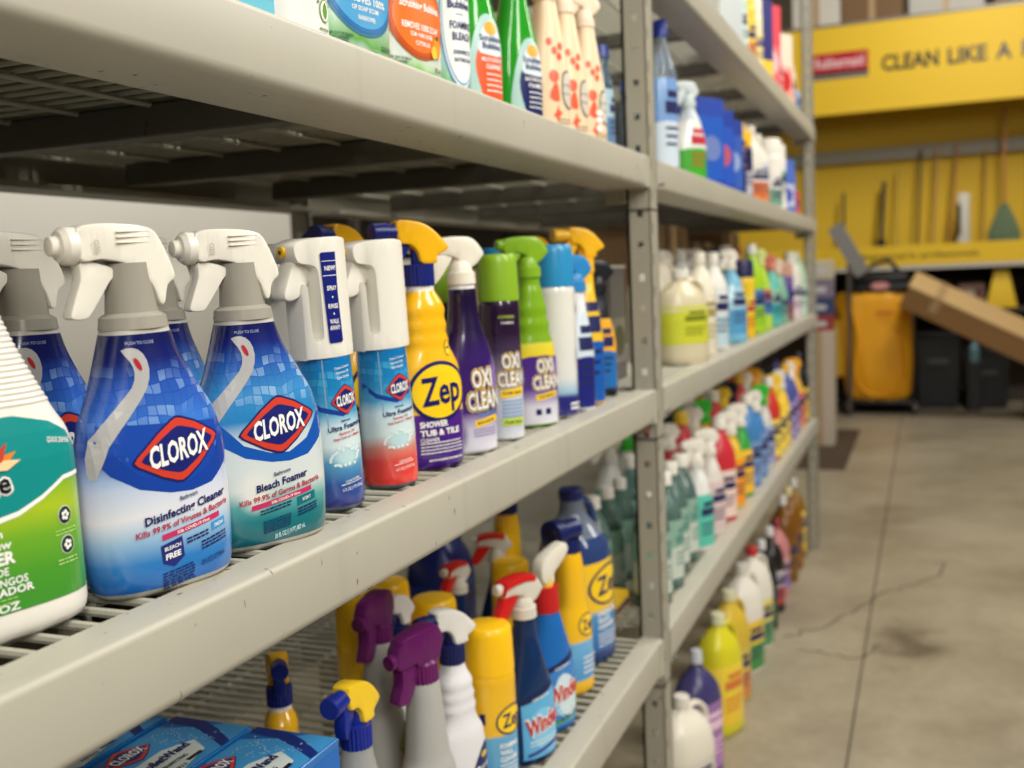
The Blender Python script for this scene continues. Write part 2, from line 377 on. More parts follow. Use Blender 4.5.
# ------------------------------------------------------------------ spray heads (local: nozzle towards -X, z = 0 at the collar's foot)
def neck_taper(x0, x1, lo):
    return lambda x, z: lo + (1 - lo) * min(1, max(0, (x - x0) / (x1 - x0)))
HEADS = {
 'long': dict(shroud=[(-0.0462, .0845), (-0.0312, .088), (-0.0077, .0872), (0.0104, .0845), (0.0200, .0786), (0.0293, .059), (0.0339, .042), (0.0262, .0345), (0.0221, .020), (0.0173, .020), (0.0127, .0334), (0.0046, .045), (-0.0085, .054), (-0.0274, .059), (-0.0447, .058), (-0.0485, .071)],
   trig=[(-0.0431, .0585), (-0.0142, .050), (-0.0216, .039), (-0.0385, .016), (-0.0454, .011), (-0.0567, .0128), (-0.0539, .0236), (-0.0462, .043)],
   w=.036, tw=.017, neck=[(0, .029), (.010, .0275), (.0135, .022), (.030, .0205), (.055, .0195)], noz=[(-.046, .0158), (-.054, .0158), (-.0585, .0125), (-.059, .0088), (-.0655, .0078), (-.0665, .006)], nz=.071),
 'duck': dict(shroud=[(-.033, .0864), (-.0087, .0868), (.0107, .080), (.0277, .065), (.039, .050), (.030, .043), (.0214, .0387), (.0204, .030), (-.0012, .030), (-.006, .045), (-.016, .0557), (-.031, .0595)],
   trig=[(-.034, .063), (-.014, .061), (-.018, .046), (-.030, .028), (-.039, .024), (-.042, .042)],
   w=.036, tw=.016, neck=[(0, .0205), (.029, .0205), (.0295, .0105), (.050, .010)], noz=[(-.030, .012), (-.045, .012), (-.046, .0135), (-.064, .0135), (-.066, .012)], nz=.073, ribs=True),
 'round': dict(shroud=[(-.049, .055), (-.044, .065), (-.025, .0685), (-.005, .069), (.018, .065), (.034, .0447), (.0286, .0345), (.0156, .024), (-.005, .022), (-.010, .0365), (-.0286, .0426), (-.046, .0426)],
   trig=[(-.041, .0446), (-.0156, .042), (-.026, .024), (-.047, .001), (-.063, .003), (-.057, .020)],
   w=.028, tw=.017, neck=[(0, .0212), (.017, .0208), (.0175, .0175), (.028, .0165), (.036, .012)], noz=[(-.047, .0095), (-.056, .009), (-.058, .007)], nz=.056),
 'block': dict(shroud=[(-.057, .055), (-.050, .066), (-.040, .073), (.012, .078), (.024, .072), (.031, .055), (.0235, .034), (.018, .026), (-.018, .026), (-.024, .033), (-.040, .032), (-.057, .034)],
   trig=[(-.046, .036), (-.0145, .033), (-.022, .006), (-.033, -.014), (-.043, -.020), (-.060, -.015), (-.050, .010)],
   w=.034, tw=.020, neck=[(0, .0235), (.026, .0225), (.03, .018)], noz=[(-.055, .011), (-.066, .0105), (-.067, .006)], nz=.045, ribs=True),
}
def head(style, parent, z, mc, mtrig=None, mneck=None, mnoz=None, topcap=None, x=0.0):
    H = HEADS[style]; mtrig = mtrig or mc; mneck = mneck or mc; mnoz = mnoz or mc
    x0 = min(p[0] for p in H['shroud'])
    sh = plate('spray_head', H['shroud'], H['w'], mc, parent, bev=.005, yfn=neck_taper(x0 - .01, x0 + .055, .62), org=(x, 0, z))
    plate('trigger', H['trig'], H['tw'], mtrig, sh, bev=.002, org=(x, 0, z))
    lathe('nozzle', [(a, r) for a, r in H['noz']], mnoz, sh, n=20, org=(x, 0, z + H['nz']), axis='x')
    nk = lathe('collar', H['neck'], mneck, parent, n=48 if H.get('ribs') else 32, ribs=1 if H.get('ribs') else 0, rib=.05, org=(x, 0, z))
    if style == 'long':
        bm = bmesh.new()
        for k in range(3): box_bm(bm, x - .016, x + .013, -.0183, .0183, z + .0715 + k * .0045, z + .0722 + k * .0045)
        from_bm('ridge', bm, mc, sh)
        p = Print(Flat((x - .033, -.0158, z + .070), (1, 0, 0), (0, 0, 1))); p.text('ON', 0, 0, .0045, ink((190, 184, 170)), rot=-1.45, off=.0005); p.build('lettering', sh)
    if topcap:
        P = [(a, b + .0015) for a, b in H['shroud'] if b > .05]
        P = sorted(P); Q = P + [(a, b - .010) for a, b in reversed(P)]
        plate('top_cap', Q, H['w'] + .003, topcap, sh, bev=.002, sub=1, org=(x, 0, z))
    return sh

# ------------------------------------------------------------------ particular bottles
def logo_diamond(p, u, v, w, h, txt='CLOROX'):
    def dia(k, kh, m, off):
        a, b = w / 2 * k, h / 2 * kh
        p.poly([(u - a, v), (u - a * .93, v + b * .14), (u - a * .45, v + b * .68), (u - a * .12, v + b * .95), (u, v + b), (u + a * .12, v + b * .95), (u + a * .45, v + b * .68), (u + a * .93, v + b * .14), (u + a, v), (u + a * .93, v - b * .14), (u + a * .45, v - b * .68), (u + a * .12, v - b * .95), (u, v - b), (u - a * .12, v - b * .95), (u - a * .45, v - b * .68), (u - a * .93, v - b * .14)], m, off)
    dia(1.06, 1.08, IW if False else ink((30, 34, 96)), .0009); dia(1.0, 1.0, ink((206, 62, 44)), .0012); dia(.86, .74, ink((24, 34, 110)), .0015)
    p.text(txt, u, v, h * .33, IW, w=w * .70, bold=1.7, off=.0020)

def clorox(kind):
    root = empty('spray_bottle')
    fm = Form([(0, .055, .028), (.003, .060, .033), (.012, .0635, .036), (.06, .066, .0375), (.115, .0655, .037), (.145, .060, .035), (.172, .0475, .032, -.001), (.194, .0375, .030, -.003), (.210, .0315, .028, -.004), (.220, .0285, .027, -.004), (.226, .027, .0265, -.004)], 2.45)
    fm.body('body', plastic((196, 194, 186), .3), root)
    if kind == 'disinfect':
        st = [(.008, (24, 96, 176)), (.03, (40, 124, 196)), (.05, (150, 190, 222)), (.07, (226, 228, 236)), (.096, (190, 206, 232)), (.104, (160, 186, 226)), (.125, (24, 72, 170)), (.15, (36, 98, 192)), (.178, (26, 76, 174)), (.200, (10, 26, 104)), (.216, (9, 20, 84))]
        lm = label_mat('print_disinfect', st, .004, 16, (.128, .200, (150, 190, 235)), blob=[(.02, .135, .036, .03, (60, 120, 210))])
    else:
        st = [(.008, (10, 92, 104)), (.030, (20, 120, 128)), (.045, (90, 168, 168)), (.062, (214, 222, 220)), (.100, (206, 218, 222)), (.112, (190, 210, 222)), (.130, (40, 130, 190)), (.155, (46, 134, 198)), (.183, (20, 84, 172)), (.203, (9, 30, 112)), (.216, (8, 20, 88))]
        lm = label_mat('print_bleach', st, .005, 14, (.132, .200, (170, 205, 235)), blob=[(-.025, .060, .022, .026, (226, 228, 222))])
    lab = fm.shell('label', .007, .2215, lm, root, nt=56)
    s = Print(fm)
    swoosh = [(-.0645, .128), (-.052, .108), (-.032, .094), (-.006, .0865), (.014, .0845), (.036, .0875), (.055, .101), (.0645, .118), (.0645, .134), (.054, .128), (.036, .104), (.014, .0935), (-.006, .0955), (-.032, .106), (-.052, .130), (-.0645, .150)]
    s.poly(swoosh, ink((20, 64, 160) if kind == 'disinfect' else (18, 84, 176)), .0006)
    s.poly([(-.060, .126), (-.030, .100), (.010, .090), (.040, .096), (.060, .116), (.055, .140), (-.055, .150)], ink((22, 70, 168) if kind == 'disinfect' else (34, 122, 190)), .0005) if kind == 'disinfect' else None
    # grey grip rib showing through the printed wrap
    gp = [(-.0285, .209), (-.0205, .2105), (-.0135, .205), (-.0105, .192), (-.0150, .176), (-.030, .157), (-.0500, .132), (-.0600, .106), (-.0640, .112), (-.0600, .138), (-.042, .161), (-.0265, .178), (-.0225, .190), (-.0245, .200)]
    s.poly(gp, ink((176, 176, 176)), .0010, sub=2)
    s.ell(-.0190, .197, .0020, .0058, ink((176, 34, 48)), .0014, 12, rot=.35)
    s.text('PUSH TO CLOSE', -.014, .2145, .0026, ink((170, 180, 220)), w=.022, bold=0, off=.0010)
    s.build('grip_rib', lab)
    s = Print(fm, .14); logo_diamond(s, .006, .121, .080, .053); s.build('logo', lab)
    t = Print(fm, .14)
    t.dv = -.010 if kind == 'disinfect' else -.008
    if kind == 'disinfect':
        t.text('Bathroom', .010, .0895, .0036, INAVY, w=.017); t.text('Disinfecting Cleaner', .009, .0800, .0068, INAVY, w=.080, bold=1.5)
        t.text("Kills 99.9% of Viruses & Bacteria", .006, .0705, .0050, ink((176, 44, 62)), w=.090, bold=1.2)
        t.rect(-.018, .040, .0595, .0645, IPNK, .0009); t.text('Kills COVID-19 Virus', .012, .062, .0026, IW, w=.032)
        t.rect(.030, .046, .0500, .0575, ink((60, 150, 210)), .0009); t.text('FRESH', .038, .0537, .003, IW, w=.010)
        t.poly([(-.020, .0555), (0, .0575), (.001, .040), (-.009, .034), (-.019, .040)], ink((34, 44, 120)), .0009); t.text('BLEACH', -.0095, .0515, .0032, IW, w=.015); t.text('FREE', -.0095, .0445, .0046, IW, w=.014, bold=2)
        t.lines(.004, .026, .052, 2, .003, .0016, INAVY); t.lines(-.020, .010, .030, 6, .0026, .0013, INAVY); t.lines(.018, .046, .044, 3, .003, .0016, INAVY)
        t.text('32 FL OZ (1 QT) 946 mL', .030, .0265, .0042, INAVY, w=.026, bold=1)
    else:
        t.text('Bathroom', .004, .0825, .0036, INAVY, w=.018); t.text('Bleach Foamer', .004, .0735, .0068, INAVY, w=.056, bold=1.5)
        t.text("Kills 99.9% of Germs & Bacteria", .003, .0635, .0050, ink((176, 44, 62)), w=.088, bold=1.2)
        t.rect(-.030, .036, .0535, .0585, IPNK, .0009); t.text('Kills COVID-19 Virus', .006, .056, .0026, IW, w=.032)
        t.rect(.018, .040, .0435, .0520, ink((20, 110, 122)), .0009); t.text('SCENT', .029, .0478, .003, IW, w=.010)
        t.lines(-.022, .012, .0500, 2, .003, .0014, INAVY); t.lines(-.020, .010, .038, 5, .0026, .0013, INAVY); t.lines(.018, .042, .039, 3, .003, .0016, INAVY)
        t.text('30 FL OZ (1.9 PT) 887 mL', .008, .0215, .0046, ink((190, 220, 224)), w=.034, bold=1)
    t.build('lettering', lab)
    W = plastic((232, 228, 216), .28)
    head('long', root, .2255, W, x=-.004, mneck=mat('frosted_collar', (168, 164, 152), .22, trans=.15))
    return root

def ultra(kind, strip):
    root = empty('foam_spray_bottle')
    fm = Form([(0, .029, .029), (.003, .0325, .0325), (.012, .034, .034), (.07, .034, .034), (.13, .032, .032), (.178, .0305, .0305)], 2.0)
    fm.body('body', plastic((120, 130, 140), .25), root)
    if kind == 'blue': st = [(.008, (52, 56, 128)), (.03, (44, 84, 160)), (.055, (90, 160, 200)), (.075, (214, 230, 232)), (.098, (200, 224, 232)), (.112, (70, 160, 205)), (.14, (24, 128, 190)), (.176, (14, 112, 178))]
    else: st = [(.008, (226, 60, 52)), (.035, (222, 74, 66)), (.052, (214, 140, 124)), (.068, (216, 230, 228)), (.098, (200, 224, 232)), (.112, (70, 160, 205)), (.14, (24, 128, 190)), (.176, (14, 112, 178))]
    lm = label_mat('print_foam_' + kind, st, .006, 22, (.12, .176, (90, 190, 225)), blob=[(.006, .062, .022, .014, (190, 222, 226))])
    lab = fm.shell('label', .006, .1765, lm, root, nt=40)
    s = Print(fm, .12)
    s.poly([(-.030, .132), (-.018, .118), (.006, .108), (.026, .116), (.030, .124), (.026, .121), (.006, .113), (-.018, .124), (-.030, .139)], ink((20, 60, 150)), .0007)
    s.rect(-.0125, -.0112, .10, .176, ink((130, 170, 190)), .0006)
    logo_diamond(s, .011, .126, .034, .032); s.build('logo', lab)
    t = Print(fm, .12)
    for i, (a, w) in enumerate((('Cleans Corners', .019), ('Corners &', .016), ('Tight Spaces', .016))): t.text(a, .010, .163 - i * .0055, .0026, IW, w=w, bold=.5)
    t.text('Bathroom', .008, .1035, .0026, INAVY, w=.011); t.text('Ultra Foamer', .008, .0965, .0054, INAVY, w=.042, bold=1.5)
    t.text('Removes 10X', .009, .0895, .0030, IRED, w=.020); t.text('Soap Scum in 1 Minute', .009, .0845, .0030, IRED, w=.034)
    # ring of foam printed on the label
    for k in range(26):
        an = k / 26 * 2 * PI; rr = random.Random(k); t.ell(.004 + .016 * math.cos(an) + rr.uniform(-.002, .002), .062 + .010 * math.sin(an) + rr.uniform(-.002, .002), .0018, .0018, ink((216, 234, 236)), .0009, 8)
    t.text('CLEANS SHOWER', .010, .034, .0026, IW, w=.018, bold=.5); t.text('16 FL OZ (1 PT) 473 mL', .010, .025, .0036, IW, w=.026, bold=.5); t.lines(-.004, .022, .0305, 1, .003, .001, IW)
    t.build('lettering', lab)
    W = plastic((230, 227, 216), .3)
    out = [(.0345, .0), (.0349, .003), (.0335, .04), (.0325, .085), (.0365, .115), (.033, .127), (.012, .1325), (-.016, .1325), (-.040, .128), (-.0445, .120), (-.040, .108), (-.026, .104), (-.0205, .099), (-.0188, .085), (-.0188, .030), (-.0212, .0200), (-.0250, .0180), (-.0290, .024), (-.0298, .050), (-.0302, .080), (-.0338, .080), (-.0345, .050), (-.0348, .003), (-.0342, 0), (-.028, 0), (.028, 0)]
    R0 = .0445
    yf = lambda x, z: math.sqrt(max(.06, 1 - (x / .0385) ** 2)) if x > -.03 else .63 if z > .09 else math.sqrt(max(.06, 1 - (x / .0385) ** 2))
    sh = plate('spray_head', out, .062, W, root, bev=.002, sub=3, yfn=yf, org=(0, 0, .176))
    plate('trigger', [(-.036, .113), (-.017, .114), (-.0145, .093), (-.031, .072), (-.047, .066), (-.057, .071), (-.050, .089)], .024, W, sh, bev=.004, org=(0, 0, .176))
    lathe('nozzle', [(-.040, .0062), (-.0475, .0062), (-.048, .0045)], plastic((238, 190, 40), .3), sh, n=18, org=(0, 0, .176 + .119), axis='x')
    lathe('nozzle_hole', [(-.0475, .0026), (-.0485, .0026)], plastic((90, 60, 20), .4), sh, n=12, org=(0, 0, .176 + .119), axis='x')
    if strip:
        class SF:
            def surf(q, u, z, off):
                return Vector((u, -.031 * yf(u, z) - off, z + .176))
        p = Print(SF()); x0, x1 = -.017, .003
        B = ink((20, 30, 118))
        p.poly([(x0, .115), (x0 + .002, .1165), (x1, .1165), (x1, .115), (x1 - .001, .07), (x1 + .0008, .018), (x1 - .001, .016), (x0 + .004, .016), (x0 + .0025, .018), (x0 + .001, .07)], B, .0010)
        for a, z, w in (('NEW!', .099, .014), ('SPRAY', .077, .0125), ('RINSE', .057, .0125), ('WALK', .040, .012), ('AWAY!', .033, .013)): p.text(a, -.0065, z, .0048, IW, w=w, bold=1.2, off=.0018)
        p.rect(x0 + .001, x1 - .001, .1065, .1072, IW, .0016); p.rect(x0 + .001, x1 - .001, .0905, .0912, IW, .0016)
        for z in (.067, .0485): p.ell(-.0065, z, .0009, .0012, IW, .0018, 8)
        p.build('strip_label', sh)
    sh.rotation_euler = (0, 0, math.radians(22))
    return root

def zep_oval(p, u, v, w, h, txt='zep'):
    p.ell(u, v, w / 2, h / 2, INAVY, .0008, 36, rot=.12); p.ell(u, v, w / 2 * .90, h / 2 * .87, IYEL, .0012, 36, rot=.12)
    p.text('Zep', u + w * .01, v + h * .02, h * .44, INAVY, w=w * .68, bold=1.1, off=.0017, shear=.05, rot=.06)

def zep_spray():
    root = empty('spray_bottle')
    fm = Form([(0, .040, .026), (.004, .045, .030), (.02, .0475, .033), (.09, .049, .034), (.135, .047, .033), (.158, .038, .030), (.168, .0335, .0285), (.176, .034, .0285), (.186, .031, .027), (.196, .0325, .0275), (.206, .030, .026), (.216, .0315, .0265), (.226, .028, .025), (.240, .020, .019), (.2435, .018, .018), (.250, .018, .018)], 2.3)
    lm = label_mat('print_yellow_purple', [(0, (70, 30, 130)), (.078, (78, 34, 138)), (.0785, (246, 190, 28)), (.242, (246, 186, 26)), (.2425, (236, 232, 220)), (.25, (236, 232, 220))], .0, 10)
    b = fm.body('body', lm, root)
    s = Print(fm); zep_oval(s, .004, .108, .086, .082); s.ell(.022, .165, .005, .011, INAVY, .0008, 16); s.ell(.022, .165, .0042, .010, IYEL, .0010, 16); s.text('PRO', .022, .165, .0035, INAVY, w=.006); s.build('logo', b)
    t = Print(fm); x = -.028
    for i, a in enumerate(('SHOWER', 'TUB & TILE')): t.text(a, x, .0645 - i * .0115, .0075, IW, bold=2, align='l', w=.040 if i == 0 else .058)
    t.text('CLEANER', x, .0435, .0045, IW, align='l', w=.026); t.lines(x, .034, .038, 4, .0045, .0016, IW); t.lines(x + .01, .034, .014, 1, .0045, .002, IW)
    t.build('lettering', b)
    nav = plastic((24, 36, 116), .3)
    head('duck', root, .2495, plastic((244, 184, 24), .3), mtrig=nav, mneck=nav, mnoz=nav)
    return root

def oxi_logo(p, u, v, w, h):
    for i, (a, dv) in enumerate((('OXI', .26), ('CLEAN', -.26))):
        ww = w * (.62 if i == 0 else 1.0)
        for k, (m, bo, off) in enumerate(((IYEL, 9, .0008), (ink((40, 24, 60)), 6, .0011), (IW, 2.4, .0015))): p.text(a, u + (0 if i else -.04 * w), v + h * dv, h * .40, m, w=ww * (1 + (.10, .05, 0)[k]), bold=bo * .55, off=off + i * .0003, rot=.05)
def oxi_spray():
    root = empty('spray_bottle')
    fm = Form([(0, .036, .025), (.004, .0405, .029), (.03, .041, .030), (.09, .0435, .032), (.13, .042, .031), (.16, .035, .028), (.185, .026, .024), (.215, .0215, .0205), (.235, .0205, .020), (.243, .019, .019), (.250, .018, .018)], 2.2)
    b = fm.body('body', plastic((226, 226, 228), .25), root)
    lm = label_mat('print_purple_white', [(.004, (222, 222, 232)), (.036, (206, 202, 222)), (.052, (150, 136, 184)), (.062, (70, 40, 122)), (.10, (60, 32, 112)), (.15, (50, 26, 98)), (.18, (30, 14, 64)), (.243, (22, 10, 48))], .010, 14, blob=[(.034, .10, .016, .05, (140, 110, 190)), (-.036, .03, .022, .032, (60, 30, 112))])
    lab = fm.shell('label', .006, .2425, lm, root)
    s = Print(fm); oxi_logo(s, .010, .096, .054, .062); s.build('logo', lab)
    t = Print(fm); t.poly([(-.008, .050), (.030, .056), (.034, .050), (.032, .046), (-.006, .040)], IYEL, .0009); t.text('MOLD & MILDEW', .012, .048, .0035, INAVY, w=.030, rot=.12); t.text('FOAMING', .014, .060, .0042, ink((90, 150, 210)), w=.03, rot=.1)
    t.lines(-.010, .030, .036, 3, .0045, .0015, ink((120, 100, 160))); t.build('lettering', lab)
    head('round', root, .2495, plastic((232, 228, 214), .28))
    return root
def oxi_green():
    root = empty('spray_bottle')
    fm = Form([(0, .036, .025), (.004, .040, .029), (.03, .041, .030), (.10, .042, .031), (.14, .037, .029), (.165, .030, .026), (.175, .031, .0265), (.19, .027, .024), (.20, .028, .0245), (.215, .024, .0225), (.235, .0205, .020), (.243, .018, .018), (.256, .018, .018)], 2.2)
    b = fm.body('body', plastic((124, 170, 34), .22), root)
    lm = label_mat('print_purple_green', [(.004, (222, 222, 232)), (.035, (216, 214, 226)), (.052, (150, 130, 180)), (.066, (84, 50, 140)), (.118, (72, 38, 128)), (.12, (232, 208, 40)), (.143, (222, 210, 70)), (.146, (124, 170, 36)), (.16, (124, 170, 36))], .010, 12, blob=[(.03, .09, .016, .035, (150, 120, 190))])
    lab = fm.shell('label', .006, .158, lm, root)
    s = Print(fm); oxi_logo(s, .010, .092, .050, .054); s.build('logo', lab)
    t = Print(fm); t.poly([(-.012, .056), (.028, .062), (.030, .052), (-.010, .046)], IYEL, .0009); t.text('STAIN REMOVER', .009, .054, .0035, INAVY, w=.030, rot=.12); t.rect(-.012, -.002, .022, .032, INAVY, .0009); t.rect(.006, .016, .022, .032, INAVY, .0009); t.build('lettering', lab)
    head('round', root, .2555, plastic((132, 176, 40), .28))
    return root

def can(body_st, capc, r=.032, h=.293, caph=.069, key='x', deco=None, capr=None, dome=True, wave=.0, blob=None, name='aerosol_can'):
    root = empty(name)
    hb = h - caph
    fm = Form([(0, r * .93, r * .93), (.002, r * .985, r * .985), (.006, r, r), (hb - .012, r, r), (hb - .006, r * .97, r * .97), (hb + .004, r * .84, r * .84)], 2.0, wrap=True)
    b = fm.body('body', label_mat('print_can_' + key, body_st, wave, 20, blob=blob), root)
    lathe('rim', [(0, r * .96), (.0005, r * 1.015), (.004, r * 1.015), (.0045, r * .98)], mat('tin', (190, 190, 188), .25, .9), root, n=32)
    cr = capr or r * .985
    lathe('cap', [(hb - .004, cr), (hb + .004, cr * 1.01), (h - .014, cr * .965), (h - .005, cr * .93), (h - .001, cr * .86), (h, cr * .74)], plastic(capc, .3), root, n=36)
    if deco: deco(fm, b)
    return root
def d_oxi(fm, b):
    s = Print(fm); oxi_logo(s, .006, .112, .050, .054); s.build('logo', b)
    t = Print(fm); t.poly([(-.016, .080), (.026, .084), (.026, .072), (-.016, .068)], IYEL, .0009); t.text('FOAM-TASTIC', .005, .076, .004, INAVY, w=.034); t.text('POWERED', -.001, .195, .0045, ink((170, 190, 70)), w=.026); t.text('FOAMING', .0, .186, .0036, IW, w=.02)
    t.rect(-.014, .024, .024, .036, ink((190, 210, 60)), .0009); t.text('Fresh Scent', .005, .030, .0045, INAVY, w=.03); t.lines(-.014, .024, .062, 5, .006, .002, ink((80, 150, 200))); t.build('lettering', b)
def d_zepcan(fm, b):
    s = Print(fm); zep_oval(s, .012, .113, .060, .048); s.build('logo', b)
    t = Print(fm)
    for i, a in enumerate(('FOAMING', 'WALL', 'CLEANER')): t.text(a, -.013, .073 - i * .011, .0072, IW, align='l', bold=1.8, w=(.036, .024, .034)[i])
    t.lines(-.013, .022, .040, 4, .006, .0024, IW); t.rect(-.044, -.034, .110, .128, INAVY, .0009); t.build('lettering', b)
def d_white(fm, b):
    t = Print(fm); t.ell(.026, .196, .010, .010, ink((40, 90, 170)), .0009); t.text('Sprayway', .026, .196, .0036, IW, w=.018); t.rect(.016, .022, .090, .104, IRED, .0009); t.lines(.006, .034, .12, 4, .006, .002, ink((120, 150, 190))); t.rect(-.01, .03, .014, .018, IW, .0009); t.rect(-.01, .03, .022, .026, IW, .0009); t.build('lettering', b)

def jug_white():
    """big white spray jug with teal and green label, cut by the picture's left side"""
    root = empty('spray_bottle')
    W = plastic((232, 228, 218), .35)
    fm = Form([(0, .064, .034), (.004, .072, .040), (.014, .075, .0425), (.13, .075, .0425), (.150, .0715, .041), (.165, .063, .039), (.19, .050, .035), (.22, .036, .030), (.245, .027, .025), (.262, .0215, .0215), (.275, .021, .021)], 2.9)
    b = fm.body('body', W, root, nt=48)
    bm = bmesh.new()
    for k in range(18):
        z = .176 + k * .0043; ring_loft(bm, [fm.ring(z - .0019, .0002, 40), fm.ring(z, .0012, 40), fm.ring(z + .0019, .0002, 40)], cap0=False, cap1=False)
    from_bm('grip_ribs', bm, W, root)
    l = Print(fm)
    T = ink((16, 138, 136)); G = label_mat('print_green_field', [(.02, (58, 140, 44)), (.05, (74, 152, 46)), (.075, (110, 170, 44)), (.095, (170, 194, 40)), (.12, (120, 176, 44))], .012, 9)
    l.poly([(-.066, .024), (.066, .024), (.0675, .030), (.0675, .135), (.060, .150), (.044, .160), (.015, .168), (-.015, .168), (-.044, .160), (-.060, .150), (-.0675, .135), (-.0675, .030)], G, .0006)
    l.poly([(.0672, .118), (.0675, .135), (.060, .150), (.044, .160), (.015, .168), (-.015, .168), (-.044, .160), (-.060, .150), (-.0675, .135), (-.0675, .085), (-.03, .092), (.01, .098), (.03, .106), (.05, .117)], T, .0009)
    l.poly([(.0672, .118), (.05, .117), (.03, .106), (.01, .098), (-.03, .092), (-.0675, .085), (-.0675, .081), (-.03, .088), (.01, .094), (.03, .1025), (.05, .1135), (.0672, .1145)], IW, .0012)
    lab = l.build('label', root)
    s = Print(fm)
    for k, bo in ((IW, 9), (IBLK, 2.2)): s.text('Goo Gone', -.038, .119, .0155, k, w=.088 + (.004 if bo > 5 else 0), bold=bo * .5, off=.0014 + (.0006 if bo < 5 else 0), rot=.05)
    for i, (c, a) in enumerate((((224, 130, 50), .5), ((190, 66, 54), .9), ((120, 44, 54), 1.25), ((244, 210, 160), .2))):
        x = -.008; z = .131; L_ = .024; s.poly([(x, z), (x + L_ * .5 * math.cos(a) - .004 * math.sin(a), z + L_ * .5 * math.sin(a) + .004 * math.cos(a)), (x + L_ * math.cos(a), z + L_ * math.sin(a)), (x + L_ * .5 * math.cos(a) + .004 * math.sin(a), z + L_ * .5 * math.sin(a) - .004 * math.cos(a))], ink(c), .0014 + i * .0002)
    s.build('logo', lab)
    t = Print(fm)
    t.text('Mold & Stain', -.004, .084, .006, IW, align='r', w=.05, bold=1); t.text('& Mildew', .002, .0755, .0062, IW, align='r', w=.04, bold=1); t.text('REMOVER', .004, .0655, .0085, IW, align='r', w=.055, bold=2)
    t.text('REMOVEDOR DE', -.002, .0555, .0055, IW, align='r', w=.055); t.text('MOHO Y HONGOS', .012, .0475, .0055, IW, align='r', w=.068); t.text('BLANQUEADOR', .016, .0405, .0055, IW, align='r', w=.068, bold=1.5)
    t.lines(-.04, .004, .0345, 2, .003, .0008, ink((170, 210, 120))); t.text('28 FL OZ', .004, .0285, .0055, IW, align='r', w=.045, bold=1.2)
    t.text('QUICK DRYING', .050, .1445, .004, IW, w=.022, bold=.6, rot=-.2)
    for z in (.086, .063):
        t.ell(.0480, z, .0066, .0076, ink((200, 214, 190)), .0010, 20); t.ell(.0480, z, .0058, .0067, ink((30, 48, 42)), .0013, 20)
        for k in range(5): a = k * 2 * PI / 5 + z * 30; t.ell(.048 + .0023 * math.cos(a), z + .0027 * math.sin(a), .0015, .0016, IW, .0016, 8)
        t.lines(.038, .058, z - .0115, 2, .0028, .001, ink((180, 216, 130)))
    t.build('lettering', lab)
    head('round', root, .270, plastic((230, 226, 212), .3))
    return root

def purple_spray():
    root = empty('spray_bottle'); 
    fm = Form([(0, .036, .027), (.004, .041, .031), (.03, .044, .034), (.10, .045, .035), (.125, .041, .033), (.14, .035, .030), (.20, .028, .026), (.245, .0235, .0225), (.252, .0215, .021)], 2.1)
    b = fm.body('body', plastic((172, 172, 168), .38), root)
    t = Print(fm); K = mat('kraft', (176, 140, 96), .6)
    t.poly([(-.010, .012), (.038, .012), (.038, .100), (.008, .118), (-.012, .090)], K, .0006)
    t.poly([(-.014, .082), (.006, .118), (.012, .112), (-.006, .072)], ink((76, 132, 40)), .0010); t.poly([(-.006, .072), (.012, .112), (.020, .102), (.002, .060)], ink((140, 40, 54)), .0010)
    for k in range(5): t.ell(-.008 + k * .0033, .084 + k * .0066, .0016, .0018, ink((190, 210, 60)), .0014, 8)
    t.text('VANISH', .010, .090, .005, IBLK, w=.026, rot=1.1); t.lines(.004, .034, .05, 5, .006, .002, IBLK)
    t.build('label', root)
    P = plastic((98, 24, 92), .3); head('block', root, .2515, P)
    return root
def white30():
    root = empty('spray_bottle')
    fm = Form([(0, .040, .026), (.004, .045, .030), (.02, .0475, .033), (.09, .048, .034), (.13, .044, .033), (.155, .032, .029), (.166, .0305, .028), (.174, .0325, .0285), (.184, .0295, .027), (.193, .031, .0275), (.203, .028, .026), (.213, .029, .0265), (.224, .024, .023), (.236, .019, .019), (.245, .018, .018)], 2.3)
    b = fm.body('body', plastic((224, 224, 228), .3), root)
    t = Print(fm); t.poly([(-.020, .010), (.044, .010), (.046, .050), (.044, .098), (.030, .112), (.010, .092), (-.012, .050)], ink((28, 40, 100)), .0006, sub=2); lab = t.build('label', root)
    s = Print(fm); s.text('30', .006, .072, .012, IW, bold=2.5, w=.017, rot=.1); s.text('SECONDS', .026, .075, .006, IW, w=.022, rot=.1); s.ell(.026, .094, .008, .005, ink((210, 180, 70)), .0010); s.lines(-.004, .036, .050, 4, .007, .002, IW); s.build('lettering', lab)
    nav = plastic((20, 28, 84), .35); head('duck', root, .2445, plastic((228, 226, 220), .28), mtrig=nav, mneck=nav, mnoz=nav)
    return root
